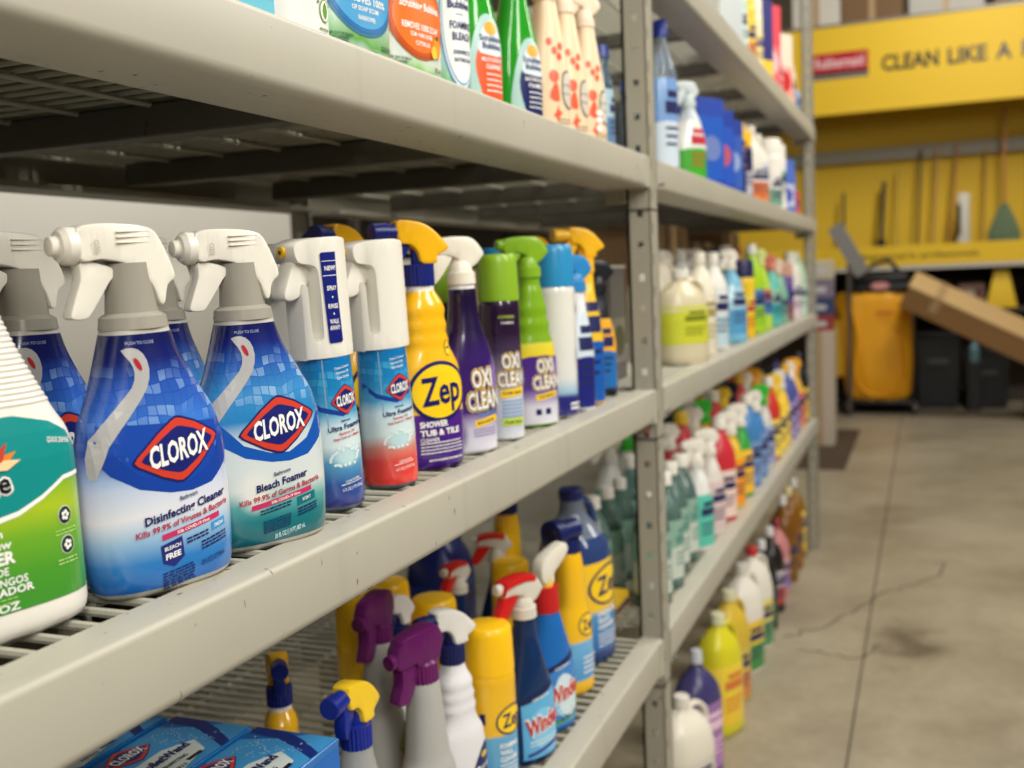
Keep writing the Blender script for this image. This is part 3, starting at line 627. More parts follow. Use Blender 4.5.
def windex(kind):
    root = empty('spray_bottle')
    fm = Form([(0, .041, .026), (.004, .045, .030), (.05, .046, .032), (.10, .045, .031), (.14, .037, .028), (.175, .026, .024), (.205, .019, .0185), (.225, .0175, .0175), (.24, .0165, .0165)], 2.3)
    if kind == 'dark': fm.body('body', mat('liquid_dark_blue', (30, 60, 110), .08, trans=.35), root)
    else: fm.body('body', plastic((34, 104, 180), .22), root)
    t = Print(fm); base = ink((96, 176, 222)) if kind == 'dark' else ink((60, 130, 200))
    t.poly([(-.036, .012), (.040, .012), (.042, .10), (.034, .122), (-.036, .106)], base, .0006); t.poly([(-.036, .104), (.034, .120), (.036, .130), (-.036, .113)], ink((24, 34, 80)), .0008)
    t.ell(.008, .055, .030, .040, ink((130, 200, 236)), .0008, 24, rot=.5)
    if kind != 'dark': t.poly([(-.034, .014), (.03, .02), (.038, .05), (.0, .03)], ink((80, 170, 80)), .0010); t.ell(.006, .062, .024, .038, ink((206, 226, 236)), .0010, 24, rot=.3)
    lab = t.build('label', root)
    s = Print(fm)
    for k, bo in ((IW, 4.5), (IRED, 1.6)): s.text('Windex', .004, .070, .026, k, w=.074, bold=bo, off=.0014 + (.0006 if bo < 3 else 0), rot=.16, shear=.1)
    s.text('ORIGINAL', .000, .1115, .004, IW, w=.036, rot=.1); s.lines(-.026, .032, .040, 2, .006, .002, IW); s.poly([(-.03, .016), (.036, .026), (.036, .034), (-.03, .022)], ink((50, 60, 140)), .0010); s.build('lettering', lab)
    if kind == 'dark':
        RD = plastic((200, 30, 30), .28); head('round', root, .2395, plastic((214, 208, 196), .3), mtrig=RD, topcap=RD)
    else:
        lathe('collar', [(.2, .0215), (.243, .0205)], plastic((198, 34, 34), .35), root, n=44, ribs=1, rib=.05)
        W = plastic((226, 222, 208), .3)
        bm = bmesh.new(); plate_bm(bm, [(.046, .292), (.042, .306), (.02, .302), (-.014, .286), (-.016, .252), (.010, .246), (.012, .262), (.03, .276)], .024, .003); from_bm('spray_head', bm, W, root)
        lathe('neck', [(.240, .013), (.262, .012)], plastic((226, 206, 60), .35), root, n=20)
    return root
def hose_bottle():
    root = empty('hose_end_bottle')
    fm = Form([(0, .036, .026), (.004, .041, .031), (.05, .042, .032), (.12, .0415, .032), (.155, .036, .029), (.18, .029, .026), (.25, .026, .024), (.275, .022, .021), (.282, .019, .019)], 2.3)
    lm = label_mat('print_yellow_blue', [(0, (244, 190, 30)), (.028, (244, 190, 30)), (.030, (70, 150, 210)), (.105, (110, 180, 226)), (.108, (246, 194, 34)), (.29, (246, 190, 26))], .0, 10)
    b = fm.body('body', lm, root)
    s = Print(fm); zep_oval(s, .010, .138, .050, .044); s.build('logo', b)
    t = Print(fm); t.lines(-.008, .034, .072, 4, .010, .004, IW); t.build('lettering', b)
    hose_head(root, .281); return root
def hose_head(root, z):
    N_ = plastic((22, 34, 92), .32)
    lathe('collar', [(z, .023), (z + .024, .0225)], N_, root, n=40, ribs=1, rib=.05)
    h = lathe('sprayer', [(-.050, .022), (-.049, .028), (-.030, .028), (-.028, .020), (.0, .021), (.020, .020), (.026, .012)], N_, root, n=24, org=(0, 0, z + .042), axis='x')
    lathe('nozzle', [(-.0515, .015), (-.049, .016)], plastic((12, 18, 50), .4), h, n=20, org=(0, 0, z + .042), axis='x')
    lathe('stem', [(z + .02, .014), (z + .045, .013)], N_, root, n=18)
def gallon():
    root = empty('gallon_jug')
    fm = Form([(0, .060, .058), (.006, .072, .070), (.015, .074, .072), (.19, .074, .072), (.235, .070, .068), (.265, .056, .054), (.29, .034, .033), (.31, .024, .024), (.325, .021, .021), (.335, .021, .021)], 2.25)
    b = fm.body('body', mat('blue_liquid', (58, 84, 142), .12, trans=.35), root)
    f2 = Form([(.262, .0585, .0565), (.29, .0355, .0345), (.31, .0245, .0245), (.335, .0215, .0215)], 2.25); f2.shell('empty_neck', .262, .334, mat('clear_plastic', (150, 164, 186), .15, trans=.5), root, off=.0004)
    lm = label_mat('print_gallon', [(.02, (34, 70, 140)), (.03, (34, 96, 170)), (.105, (60, 150, 210)), (.118, (246, 200, 40)), (.21, (248, 204, 40)), (.225, (34, 44, 110))], .004, 12)
    lab = fm.shell('label', .03, .215, lm, root)
    s = Print(fm); zep_oval(s, .012, .165, .112, .082); s.build('logo', lab)
    t = Print(fm)
    for i, a in enumerate(('STREAK-FREE', 'GLASS', 'CLEANER')): t.text(a, -.026, .108 - i * .0135, .009, IW, align='l', bold=2, w=(.066, .036, .052)[i])
    t.lines(-.026, .04, .064, 4, .008, .003, IW); t.build('lettering', lab)
    lathe('cap', [(.333, .024), (.338, .0255), (.352, .0255), (.355, .023)], plastic((24, 38, 100), .35), root, n=44, ribs=1, rib=.04)
    bm = bmesh.new(); path_tube(bm, curve_pts([(.024, 0, .318), (.046, 0, .318), (.066, 0, .295), (.071, 0, .25), (.066, 0, .215)], 4, False), .0085, 10); from_bm('handle', bm, mat('blue_liquid', (58, 84, 142)), root)
    return root

def generic(kind, w, d, h, c, lc=None, cap=(235, 232, 222), lc2=None, band=(.15, .55), text=None, tc=None, name=None, capk=None, seed=0, trans=0):
    """common bottles: kind round | oval | jug | spray | can | carton"""
    a, b = w / 2, d / 2
    bodym = plastic(c, .3) if not trans else clear(c)
    nm = name or {'spray': 'spray_bottle', 'can': 'aerosol_can', 'jug': 'handled_jug', 'carton': 'carton', 'oval': 'squeeze_bottle', 'round': 'bottle', 'pouch': 'refill_pouch'}[kind]
    root = empty(nm)
    if kind == 'carton':
        bo = box('box', -a, a, -b, b, 0, h, mat('card_%d_%d_%d' % tuple(c), c, .5), root, .0015, 1)
        fl = Flat((0, -b, 0), (1, 0, 0), (0, 0, 1)); p = Print(fl)
        if lc: p.rect(-a * .92, a * .92, h * band[0], h * band[1], ink(lc), .0006)
        if lc2: p.ell(0, h * (band[0] + band[1]) / 2, a * .7, h * .14, ink(lc2), .0012)
        if text: p.text(text, 0, h * (band[0] + band[1]) / 2, h * .07, ink(tc or (240, 240, 236)), w=w * .7, off=.0018)
        p.build('print', root); return root
    if kind in ('round', 'oval'): pr = [(0, a * .9, b * .9), (.004, a, b), (h * .55, a, b), (h * .68, a * .9, b * .9), (h * .80, a * .5, b * .6), (h * .87, .0155, .0155), (h * .90, .0145, .0145)]
    elif kind == 'jug': pr = [(0, a * .92, b * .92), (.006, a, b), (h * .52, a, b), (h * .72, a * .86, b * .86), (h * .84, a * .5, b * .5), (h * .89, .020, .020), (h * .92, .019, .019)]
    elif kind == 'spray': hh = h - .075; pr = [(0, a * .9, b * .9), (.004, a, b), (hh * .5, a * 1.0, b), (hh * .68, a * .78, b * .9), (hh * .85, a * .5, b * .75), (hh * .97, .0175, .0175), (hh + .002, .0175, .0175)]
    elif kind == 'can': pr = [(0, a * .95, a * .95), (.003, a, a), (h * .76, a, a), (h * .79, a * .86, a * .86)]
    n = {'jug': 2.8, 'oval': 2.2, 'round': 2.0, 'spray': 2.3, 'can': 2.0}[kind]
    fm = Form(pr, n); body = fm.body('body', bodym, root, nt=24, dz=.02)
    if lc:
        z0, z1 = h * band[0], h * band[1]
        st = [(z0, lc), ((z0 + z1) / 2, lc), ((z0 + z1) / 2 + .002, lc2 or lc), (z1, lc2 or lc)]
        lm = label_mat('print_%s_%d_%d_%d_%d_%d_%d' % (kind, *lc, *(lc2 or lc)), st, .012, 12) if lc2 else ink(lc)
        lab = fm.shell('label', z0, z1, lm, root, nt=24, dz=.03)
        p = Print(fm); um = a * .55; zc = (z0 + z1) / 2
        dk = ink(tc or (40, 44, 90))
        if text: p.text(text, 0, zc + (z1 - z0) * .18, (z1 - z0) * .2, dk, w=a * 1.25, off=.0012)
        else: p.rect(-um, um, zc + (z1 - z0) * .10, zc + (z1 - z0) * .24, dk, .001); p.rect(-um * .7, um * .8, zc + (z1 - z0) * .28, zc + (z1 - z0) * .36, dk, .001)
        for k in range(3): p.rect(-um, um * (.9 - .2 * k), zc - (z1 - z0) * (.08 + .09 * k), zc - (z1 - z0) * (.05 + .09 * k), dk, .001)
        p.build('lettering', lab)
    cm = plastic(cap, .32)
    if kind in ('round', 'oval', 'jug'):
        cr = .019 if kind != 'jug' else .0245; zc = pr[-1][0]
        if capk == 'tall': lathe('cap', [(zc - .004, cr * .9), (zc + .02, cr * .8), (h - .006, cr * .45), (h, cr * .3)], cm, root, n=20)
        else: lathe('cap', [(zc - .003, cr), (h - .003, cr * .96), (h, cr * .85)], cm, root, n=24, ribs=1, rib=.04)
        if kind == 'jug':
            bm = bmesh.new(); path_tube(bm, curve_pts([(.016, 0, h * .87), (a * .62, 0, h * .885), (a * 1.0, 0, h * .80), (a * 1.04, 0, h * .68), (a * .92, 0, h * .58)], 3, False), .009, 8, ry=.012); from_bm('handle', bm, bodym, root)
    elif kind == 'can':
        lathe('cap', [(h * .77, a * .98), (h - .012, a * .96), (h - .003, a * .9), (h, a * .72)], cm, root, n=24)
    else:
        head(capk or 'round', root, h - .075, cm, mtrig=plastic(lc2, .3) if (lc2 and seed == 1) else cm, mneck=cm)
    return root

def toilet_box():
    root = empty('carton'); L_ = .30; w = .115; h = .28
    cb = mat('card_blue_gloss', (24, 110, 186), .22, coat=.3)
    b = box('box', -w / 2, w / 2, -L_ / 2, L_ / 2, 0, h, cb, root, .0012, 1)
    top = Flat((0, 0, h), (0, 1, 0), (-1, 0, 0))      # read from the aisle side
    p = Print(top)
    a = L_ / 2 - .002; c = w / 2 - .002
    p.poly([(-a, -c), (a, -c), (a, c), (-a, c)], ink((18, 92, 168)), .0004)
    p.poly([(.03, -c), (.148, -c), (.148, -.02), (.128, .01), (.112, c), (.05, c), (-.02, .02), (-.02, -c)], ink((60, 146, 206)), .0006)
    p.poly([(.092, -c), (.108, -c), (.132, -.02), (.146, .01), (.148, c), (.132, c), (.126, .01), (.112, -.02)], ink((14, 40, 120)), .0008)
    p.poly([(.01, -c), (.082, -.040), (.098, -.012), (.060, .006), (0, .004), (-.03, -.03)], ink((206, 216, 214)), .0010)
    for k in range(60): rr = random.Random(k); p.ell(rr.uniform(.075, .125), rr.uniform(-.035, .045), .0011, .0011, ink((180, 214, 232)), .0012, 6)
    t = Print(top)
    t.text('ToiletWand', .045, -.011, .013, INAVY, w=.080, bold=1.8, off=.0018); t.text('DISINFECTING', .040, -.030, .006, IBLK, w=.044, off=.0016); t.rect(.05, .075, -.044, -.038, IBLK, .0014); t.text('REFILLS', .03, -.045, .005, IBLK, w=.026, off=.0016)
    logo_diamond(t, .036, .033, .070, .042)
    p.build('print', b); t.build('lettering', b)
    side = Flat((w / 2, 0, 0), (0, 1, 0), (0, 0, 1)); q = Print(side); q.poly([(-a, .03), (a, .06), (a, .27), (-a, .27)], ink((24, 104, 190)), .0005); q.build('side_print', b)
    return root

# ------------------------------------------------------------------ the setting
def floor_mat():
    m = bpy.data.materials.new('polished_concrete'); m.use_nodes = True; nt = m.node_tree; b = nt.nodes['Principled BSDF']; N = nt.nodes.new; L = nt.links.new
    tc = N('ShaderNodeTexCoord')
    n1 = N('ShaderNodeTexNoise'); n1.inputs['Scale'].default_value = .9; n1.inputs['Detail'].default_value = 9; n1.inputs['Roughness'].default_value = .68; L(tc.outputs['Object'], n1.inputs['Vector'])
    cr = N('ShaderNodeValToRGB'); L(n1.outputs['Fac'], cr.inputs[0]); e = cr.color_ramp.elements
    e[0].position = .30; e[0].color = lin((128, 118, 98)); e[1].position = .72; e[1].color = lin((176, 166, 144))
    n2 = N('ShaderNodeTexNoise'); n2.inputs['Scale'].default_value = 24; n2.inputs['Detail'].default_value = 6; L(tc.outputs['Object'], n2.inputs['Vector'])
    mr = N('ShaderNodeMapRange'); mr.inputs[3].default_value = .84; mr.inputs[4].default_value = 1.13; L(n2.outputs['Fac'], mr.inputs[0])
    vs = N('ShaderNodeVectorMath'); vs.operation = 'SCALE'; L(cr.outputs[0], vs.inputs[0]); L(mr.outputs[0], vs.inputs['Scale'])
    out = vs.outputs[0]
    # oil stain and smaller spills with ragged edges
    for (sx, sy, r, k) in ((.47, 4.38, .20, .85), (.36, 6.6, .3, .35), (.98, 5.3, .3, .25), (.3, 3.3, .25, .22), (.75, 3.4, .3, .22), (.15, 5.6, .2, .25)):
        v = N('ShaderNodeVectorMath'); v.operation = 'SUBTRACT'; v.inputs[1].default_value = (sx, sy, 0); L(tc.outputs['Object'], v.inputs[0])
        v2 = N('ShaderNodeVectorMath'); v2.operation = 'MULTIPLY'; v2.inputs[1].default_value = (1, .55, 0); L(v.outputs[0], v2.inputs[0])
        l = N('ShaderNodeVectorMath'); l.operation = 'LENGTH'; L(v2.outputs[0], l.inputs[0])
        n3 = N('ShaderNodeTexNoise'); n3.inputs['Scale'].default_value = 5; n3.inputs['Detail'].default_value = 5; L(tc.outputs['Object'], n3.inputs['Vector'])
        ad = N('ShaderNodeMath'); ad.operation = 'MULTIPLY_ADD'; ad.inputs[1].default_value = .5; L(n3.outputs['Fac'], ad.inputs[0]); L(l.outputs['Value'], ad.inputs[2])
        ms = N('ShaderNodeMapRange'); ms.interpolation_type = 'SMOOTHSTEP'; ms.inputs[1].default_value = r + .25; ms.inputs[2].default_value = .2; ms.inputs[4].default_value = k; L(ad.outputs[0], ms.inputs[0])
        mx = N('ShaderNodeMix'); mx.data_type = 'RGBA'; L(ms.outputs[0], mx.inputs[0]); L(out, mx.inputs[6]); mx.inputs[7].default_value = lin((70, 62, 50)); out = mx.outputs[2]
    L(out, b.inputs['Base Color'])
    r2 = N('ShaderNodeMapRange'); r2.inputs[3].default_value = .28; r2.inputs[4].default_value = .5; L(n1.outputs['Fac'], r2.inputs[0]); L(r2.outputs[0], b.inputs['Roughness'])
    return m
def slab(name, x0, x1, y0, y1, z0, z1, m):
    o = box(name, x0, x1, y0, y1, z0, z1, m); o['kind'] = 'structure'; return o
slab('floor', -6, 8, -4, 17, -.12, 0, floor_mat())
slab('wall_back', -6, 8, 14.6, 14.75, 0, 7, mat('wall_paint', (120, 108, 88), .8, noise=.1, nscale=2))
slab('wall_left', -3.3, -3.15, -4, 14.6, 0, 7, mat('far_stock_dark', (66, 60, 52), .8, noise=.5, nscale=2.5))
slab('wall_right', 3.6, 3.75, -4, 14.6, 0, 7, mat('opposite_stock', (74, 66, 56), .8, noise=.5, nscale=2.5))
slab('ceiling', -6, 8, -4, 17, 7, 7.12, mat('deck_grey', (110, 106, 98), .8))
# control joint and cracks in the slab (thin strips, slightly proud of the floor sealant)
def crack(name, pts, w):
    bm = bmesh.new(); P = [Vector((x, y, .0015)) for x, y in pts]; L_ = []; 
    for i, p in enumerate(P):
        d = (P[min(i + 1, len(P) - 1)] - P[max(i - 1, 0)]).normalized(); n = Vector((-d.y, d.x, 0)) * w / 2; L_.append((bm.verts.new(p + n), bm.verts.new(p - n)))
    for a, b in zip(L_, L_[1:]): bm.faces.new((a[0], a[1], b[1], b[0]))
    o = from_bm(name, bm, mat('crack_fill', (74, 66, 54), .8), None, smooth=False); o['kind'] = 'structure'; return o
rc = random.Random(3)
CRK = []
crack('trim_1', [(.315, y) for y in (-3, 0, 1.5, 3.2, 4.7, 5.6, 7.1, 8.8, 11, 13.5)], .007)
def jag(pts, n=5, a=.02):
    out = []
    for (x0, y0), (x1, y1) in zip(pts, pts[1:]):
        for i in range(n): t = i / n; out.append((x0 + (x1 - x0) * t + rc.uniform(-a, a), y0 + (y1 - y0) * t + rc.uniform(-a, a)))
    return out + [pts[-1]]
crack('trim_2', jag([(-.0, 4.3), (.12, 4.46), (.23, 4.7), (.33, 4.97), (.47, 5.18), (.59, 5.33), (.62, 5.62)]), .007)
crack('trim_3', jag([(.05, 4.18), (.19, 4.16), (.31, 4.14), (.37, 4.31)]), .006)
o = box('trim_4', -.384, -.025, 8.06, 10.08, .0005, .006, mat('drain_cover', (74, 60, 48), .7, noise=.15, nscale=8)); o['kind'] = 'structure'

# ------------------------------------------------------------------ storage rack
D = .90
LV = {'lower': (.637, .719), 'middle': (1.204, 1.277), 'upper': (1.709, 1.777), 'top': (2.190, 2.265)}
rack = empty('storage_rack', (0, 2.2, 0), 0, 'long cream-grey painted steel storage rack with perforated posts and three to four shelf levels', 'rack')
def rp(o): o.parent = rack; o.location = (0, -2.2, 0); return o
def beam_bm(y0, y1, z0, z1, x_out=0.0, sgn=1, t=.05, lip=.098):
    """hollow rounded C: front face, rounded top flange, wide bottom return"""
    r = .0085; P = []
    def arc(cx, cz, a0, a1, rr, k=4):
        for i in range(k + 1):
            a = a0 + (a1 - a0) * i / k; P.append((cx + rr * math.cos(a), cz + rr * math.sin(a)))
    P.append((-t, z1 - .004)); P.append((-t + .002, z1 - .0005))
    arc(-r * .7, z1 - r * .7, PI / 2, 0, r * .7); arc(-r * 1.3, z0 + r * 1.3, 0, -PI / 2, r * 1.3)
    P.append((-lip, z0)); P.append((-lip, z0 + .010)); P.append((-lip + .003, z0 + .010)); P.append((-lip + .003, z0 + .003)); P.append((-r * 1.3, z0 + .003))
    P.append((-.004, z0 + r * 1.3)); P.append((-.004, z1 - r)); P.append((-r, z1 - .004))
    bm = bmesh.new(); n = 10; rings = []
    rings = [[(x_out + sgn * x, y, z) for x, z in P] for y in (y0, y1)]
    if sgn > 0: rings.reverse()
    ring_loft(bm, rings); bmesh.ops.recalc_face_normals(bm, faces=bm.faces)
    bmesh.ops.triangulate(bm, faces=[f for f in bm.faces if len(f.verts) > 4]); return bm
BAYS = ((-1.4, 2.205), (2.272, 5.735))
for bi, (y0, y1) in enumerate(BAYS):
    for lv, (z0, z1) in LV.items():
        if bi == 0 and lv == 'top': z0, z1 = 2.40, 2.475
        rp(from_bm('front_beam', beam_bm(y0, y1, z0, z1), PAINT, None, angle=30))
        rp(from_bm('back_beam', beam_bm(y0, y1, z0, z1, -D, -1), PAINT2, None, angle=30))
        y = y0 + .05 + (.46 if False else 0); ys = [.635 - .455 * 4 + .455 * k for k in range(8)] if bi == 0 else [2.55 + .6 * k for k in range(6)]
        for yc in ys:
            if y0 < yc < y1: rp(box('cross_member', -D + .10, -.099, yc - .018, yc + .018, z1 - .052, z1 - .0115, MEMBER_SHADE, None, .002, 1))
def perforated(bm, o, ud, vd, nd, w, h, cols, pitch, hole, z_off, t=.0022):
    """sheet with a column of holes: o origin, ud width dir, vd up, nd outward"""
    o = Vector(o); ud = Vector(ud); vd = Vector(vd); nd = Vector(nd); us = sorted({0, w} | {c - hole[0] / 2 for c in cols} | {c + hole[0] / 2 for c in cols}); vs_ = [0]
    z = z_off
    while z + hole[1] < h: vs_ += [z, z + hole[1]]; z += pitch
    vs_.append(h); vs_ = sorted(set(vs_))
    def isin(u0, u1, v0, v1): return any(abs((u0 + u1) / 2 - c) < hole[0] * .4 for c in cols) and abs((v1 - v0) - hole[1]) < 1e-5
    g = {}
    def V(i, j, k):
        if (i, j, k) not in g: g[(i, j, k)] = bm.verts.new(o + ud * us[i] + vd * vs_[j] - nd * (t * k))
        return g[(i, j, k)]
    solid = {(i, j): not isin(us[i], us[i + 1], vs_[j], vs_[j + 1]) for i in range(len(us) - 1) for j in range(len(vs_) - 1)}
    for (i, j), s in solid.items():
        if not s: continue
        bm.faces.new((V(i, j, 0), V(i + 1, j, 0), V(i + 1, j + 1, 0), V(i, j + 1, 0)))
        bm.faces.new((V(i, j, 1), V(i, j + 1, 1), V(i + 1, j + 1, 1), V(i + 1, j, 1)))
        for di, dj, a, b in ((-1, 0, (i, j + 1), (i, j)), (1, 0, (i + 1, j), (i + 1, j + 1)), (0, -1, (i, j), (i + 1, j)), (0, 1, (i + 1, j + 1), (i, j + 1))):
            if not solid.get((i + di, j + dj), False): bm.faces.new((V(*a, 0), V(*a, 1), V(*b, 1), V(*b, 0)))
def post(y, xo=0.0, s=1, w=.052, dp=.066, H=3.1):
    bm = bmesh.new()
    perforated(bm, (xo - s * w, y, 0), (s, 0, 0), (0, 0, 1), (0, -1, 0), w, H, [w * .56], .0682, (.0125, .0155), .012)
    perforated(bm, (xo, y, 0), (0, 1, 0), (0, 0, 1), (s, 0, 0), dp, H, [dp * .30, dp * .70][:1], .0682, (.010, .024), .045)
    box_bm(bm, xo - s * w if s > 0 else xo + w - .006, xo - s * w + .006 if s > 0 else xo + w, y, y + .012, 0, H)
    box_bm(bm, min(xo, xo - s * .012), max(xo, xo - s * .012), y + dp - .003, y + dp, 0, H)
    bmesh.ops.recalc_face_normals(bm, faces=bm.faces)
    return rp(from_bm('post', bm, PAINT2, None, smooth=False))
for y in (2.203, 5.733, -1.47):
    post(y); post(y, -D, -1)
    for z in (LV['upper'][0] - .034, LV['middle'][0] - .030, LV['lower'][0] - .026):
        rp(box('splice_plate', -.054, .0015, y - .0025, y + .068, z - .24, z, PAINT2, None, .0008, 1)) if False else None
        rp(box('splice_plate', -.0535, -.0465, y - .003, y - .0005, z - .001, z + .0022, mat('seam_dark', (60, 56, 46), .8), None))
    for k, (z0, z1) in enumerate(LV.values()):
        for ya, yb in ((y - .034, y - .0025), (y + .0675, y + .100)):
            rp(box('beam_connector', -.004, .0022, ya, yb, z0 + .001, z1 - .002, PAINT, None, .001, 1))
        if y < 5:
            bm = bmesh.new(); tube_bm(bm, (.002, y + .075, z0 + .012), (.014, y + .075, z0 + .012), .0045, 10); tube_bm(bm, (.002, y + .083, z0 + .016), (.006, y + .110, z0 + .016), .002, 6)
            rp(from_bm('safety_clip', bm, mat('zinc', (150, 148, 138), .35, .7), None))
        # beam seat bracket under the front beam, inside the post
        rp(box('gusset', -.098, -.052, y - .003, y + .000, z0 - .03, z0 + .010, PAINT2, None, .001, 1))
# seam where two post lengths meet
for z in (1.665, 1.168, .608):
    rp(box('post_seam', -.0535, .0012, 2.2005, 2.2705, z - .0016, z + .0016, mat('seam_dark', (60, 56, 46), .8), None))
# mesh at the rack's back, seen under the upper shelf
bm = bmesh.new()
for k in range(-2, 46):
    y = -.2 + k * .055
    for s in (1, -1):
        a = Vector((-.945 - (.001 if s > 0 else -.001), y + (0 if s > 0 else .20), 1.72)); b = a + Vector((0, .20 * s, .26))
        dv = (b - a).normalized(); n = Vector((0, -dv.z, dv.y)) * .0035; t_ = Vector((.0012, 0, 0))
        ring_loft(bm, [[p + n + t_, p - n + t_, p - n - t_, p + n - t_] for p in (a, b)])
mp = rp(from_bm('mesh_panel', bm, MEMBER_SHADE, None, smooth=False)); mp['kind'] = 'stuff'

wm = None
def deck(y0, y1, z, ia, ib, label, group=None):
    global wm
    d = empty('wire_deck', (-D / 2, (y0 + y1) / 2 - 2.2, z)); d.parent = rack; L_ = D - .10; ox = (y0 + y1) / 2
    if wm is None:
        bm = bmesh.new(); tube_bm(bm, (-L_ / 2, 0, 0), (L_ / 2, 0, 0), .0041, 8); t0 = from_bm('wire', bm, WIREM); wm = t0.data; bpy.data.objects.remove(t0)
    y = .801 - .0315 * 120; rest = bmesh.new()
    while y < y1 - .004:
        if y > y0 + .004:
            if ia <= y <= ib:
                w = bpy.data.objects.new('wire', wm); COL.objects.link(w); w.parent = d; w.location = (0, y - ox, -.0062)
            else: tube_bm(rest, (-L_ / 2, y - ox, -.0062), (L_ / 2, y - ox, -.0062), .0041, 6)
        y += .0315
    if len(rest.verts): s = from_bm('wires', rest, WIREM, d); s['kind'] = 'stuff'
    else: rest.free()
    for x in [-.12 - .1165 * k for k in range(7)]:
        bm = bmesh.new(); tube_bm(bm, (x + D / 2, y0 - ox + .002, -.0135), (x + D / 2, y1 - ox - .002, -.0135), .0036, 8); from_bm('long_wire', bm, WIREM, d)
    return d
deck(-1.39, 2.195, LV['upper'][1], .3, 2.19, 'white wire deck of the near bay, overhead and seen from below')
deck(-1.39, 2.195, LV['middle'][1], .3, 2.19, 'white wire deck under the large blue spray bottles')
deck(-1.39, 2.195, LV['lower'][1], .3, 2.19, 'white wire deck of the near bay carrying the blue cartons and window cleaners')
deck(2.275, 5.73, LV['top'][1], 9, 9, 'wire deck of the far bay at the very top of the rack')
deck(2.275, 5.73, LV['upper'][1], 9, 9, 'wire deck of the far bay under the blue pouches')
deck(2.275, 5.73, LV['middle'][1], 9, 9, 'wire deck of the far bay under the cream jug with lime label')
deck(2.275, 5.73, LV['lower'][1], 9, 9, 'wire deck of the far bay just above the floor-standing jugs')

# pale panel standing behind the middle shelf, and stock on the other side of the rack
bk = box('back_panel', -2.44, -2.40, -3.0, 4.50, 1.121, 2.28, mat('panel_grey', (206, 204, 196), .4, noise=.08, nscale=2), None, .02)
tag(bk, 'smooth pale grey panel across the next aisle, seen above the white spray heads', 'panel')
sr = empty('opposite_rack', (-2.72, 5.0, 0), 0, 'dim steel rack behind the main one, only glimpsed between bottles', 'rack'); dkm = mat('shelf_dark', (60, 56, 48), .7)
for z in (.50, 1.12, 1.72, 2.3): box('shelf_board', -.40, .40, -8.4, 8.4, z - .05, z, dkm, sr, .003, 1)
for yy in (-8.38, -4.2, 0, 4.2, 8.38):
    for xx in (-.38, .38): box('post', xx - .025, xx + .025, yy - .02, yy + .02, 0, 2.6, dkm, sr)
STK = ((-2.65, 7.1, .55, 1.2, 1.12, .50, (150, 120, 84), 'brown stock carton behind the near post at middle shelf height'), (-2.65, 9.2, .6, 1.8, 1.12, .40, (120, 98, 70), 'darker brown stock carton behind the far bay at middle shelf height'),
       (-2.65, 7.6, .6, 2.0, .50, .34, (110, 104, 96), 'grey stock carton behind the near post at lower shelf height'), (-2.62, 5.45, .6, .7, 1.12, .62, (206, 200, 188), 'pale carton across the next aisle, glimpsed over the tall foam sprayers'), (-2.65, 10.6, .5, 2.0, 1.72, .26, (96, 84, 66), 'dusky carton behind the far bay at upper shelf height'))
for (x, y, w, d, z, h, c, lb) in STK:
    t = empty('stock_carton', (x, y, z), 0, lb, 'carton', 'cartons stocked beyond the rack')
    box('box', -w / 2, w / 2, -d / 2, d / 2, 0, h, mat('stock_%d' % c[0], c, .7, noise=.08, nscale=6), t, .004, 1)
    box('tape', -w / 2 - .001, w / 2 + .001, -.03, .03, 0, h + .001, mat('tape', (180, 150, 110), .4), t)

# ------------------------------------------------------------------ the goods
FACE = PI / 2
def put(o, x, y, z, label, cat='bottle', group=None, turn=0.0, lean=0.0, s=1.0):
    o.location = (x, y, z); o.rotation_euler = (Matrix.Rotation(math.radians(lean), 3, 'X') @ Matrix.Rotation(FACE - math.radians(turn), 3, 'Z')).to_euler(); tag(o, label, cat, group)
    if s != 1.0: o.scale = (s, s, s)
    return o
ZM, ZL, ZU, ZT = [LV[k][1] - .002 for k in ('middle', 'lower', 'upper', 'top')]
# --- middle shelf, near bay, front row
put(jug_white(), -.121, .569, ZM, 'white spray jug with ribbed shoulders, teal and green label', 'spray bottle', turn=14, lean=1)
c1 = put(clorox('disinfect'), -.080, .719, ZM, 'large blue disinfecting cleaner spray bottle with white head, next to the white jug', 'spray bottle', 'large blue bathroom spray bottles', 20, 2)
c2 = put(clorox('bleach'), -.077, .870, ZM, 'large blue and teal bleach foamer spray bottle with white head, standing in front', 'spray bottle', 'large blue bathroom spray bottles', 28, 2)
u1 = put(ultra('blue', True), -0.092, 1.03, ZM, 'tall foam sprayer with blue base and a navy strip down its white head', 'spray bottle', 'tall white-headed foam sprayers', 38, 3.2)
u2 = put(ultra('red', False), -0.088, 1.16, ZM, 'tall foam sprayer with a red base and plain white head', 'spray bottle', 'tall white-headed foam sprayers', 46, 3.2)
zs_ = put(zep_spray(), -0.09, 1.28, ZM, 'yellow and purple shower cleaner bottle with yellow head, front row', 'spray bottle', 'yellow and purple spray bottles', 38, 2)
put(oxi_spray(), -0.085, 1.405, ZM, 'dark purple bottle with cream spray head and white bottom', 'spray bottle', turn=38, lean=2)
oc = put(can([(.004, (214, 216, 224)), (.03, (190, 196, 216)), (.07, (206, 210, 220)), (.10, (150, 140, 160)), (.14, (70, 56, 84)), (.17, (40, 20, 52)), (.23, (38, 16, 50))], (136, 178, 44), .0325, .293, .069, 'oxi', d_oxi, wave=.004), -0.082, 1.53, ZM, 'green-capped aerosol can with dark purple top, front row', 'aerosol can', 'green-capped purple cans', 46)
put(oxi_green(), -0.082, 1.675, ZM, 'lime green spray bottle with purple label and yellow flash', 'spray bottle', turn=44, lean=1.5)
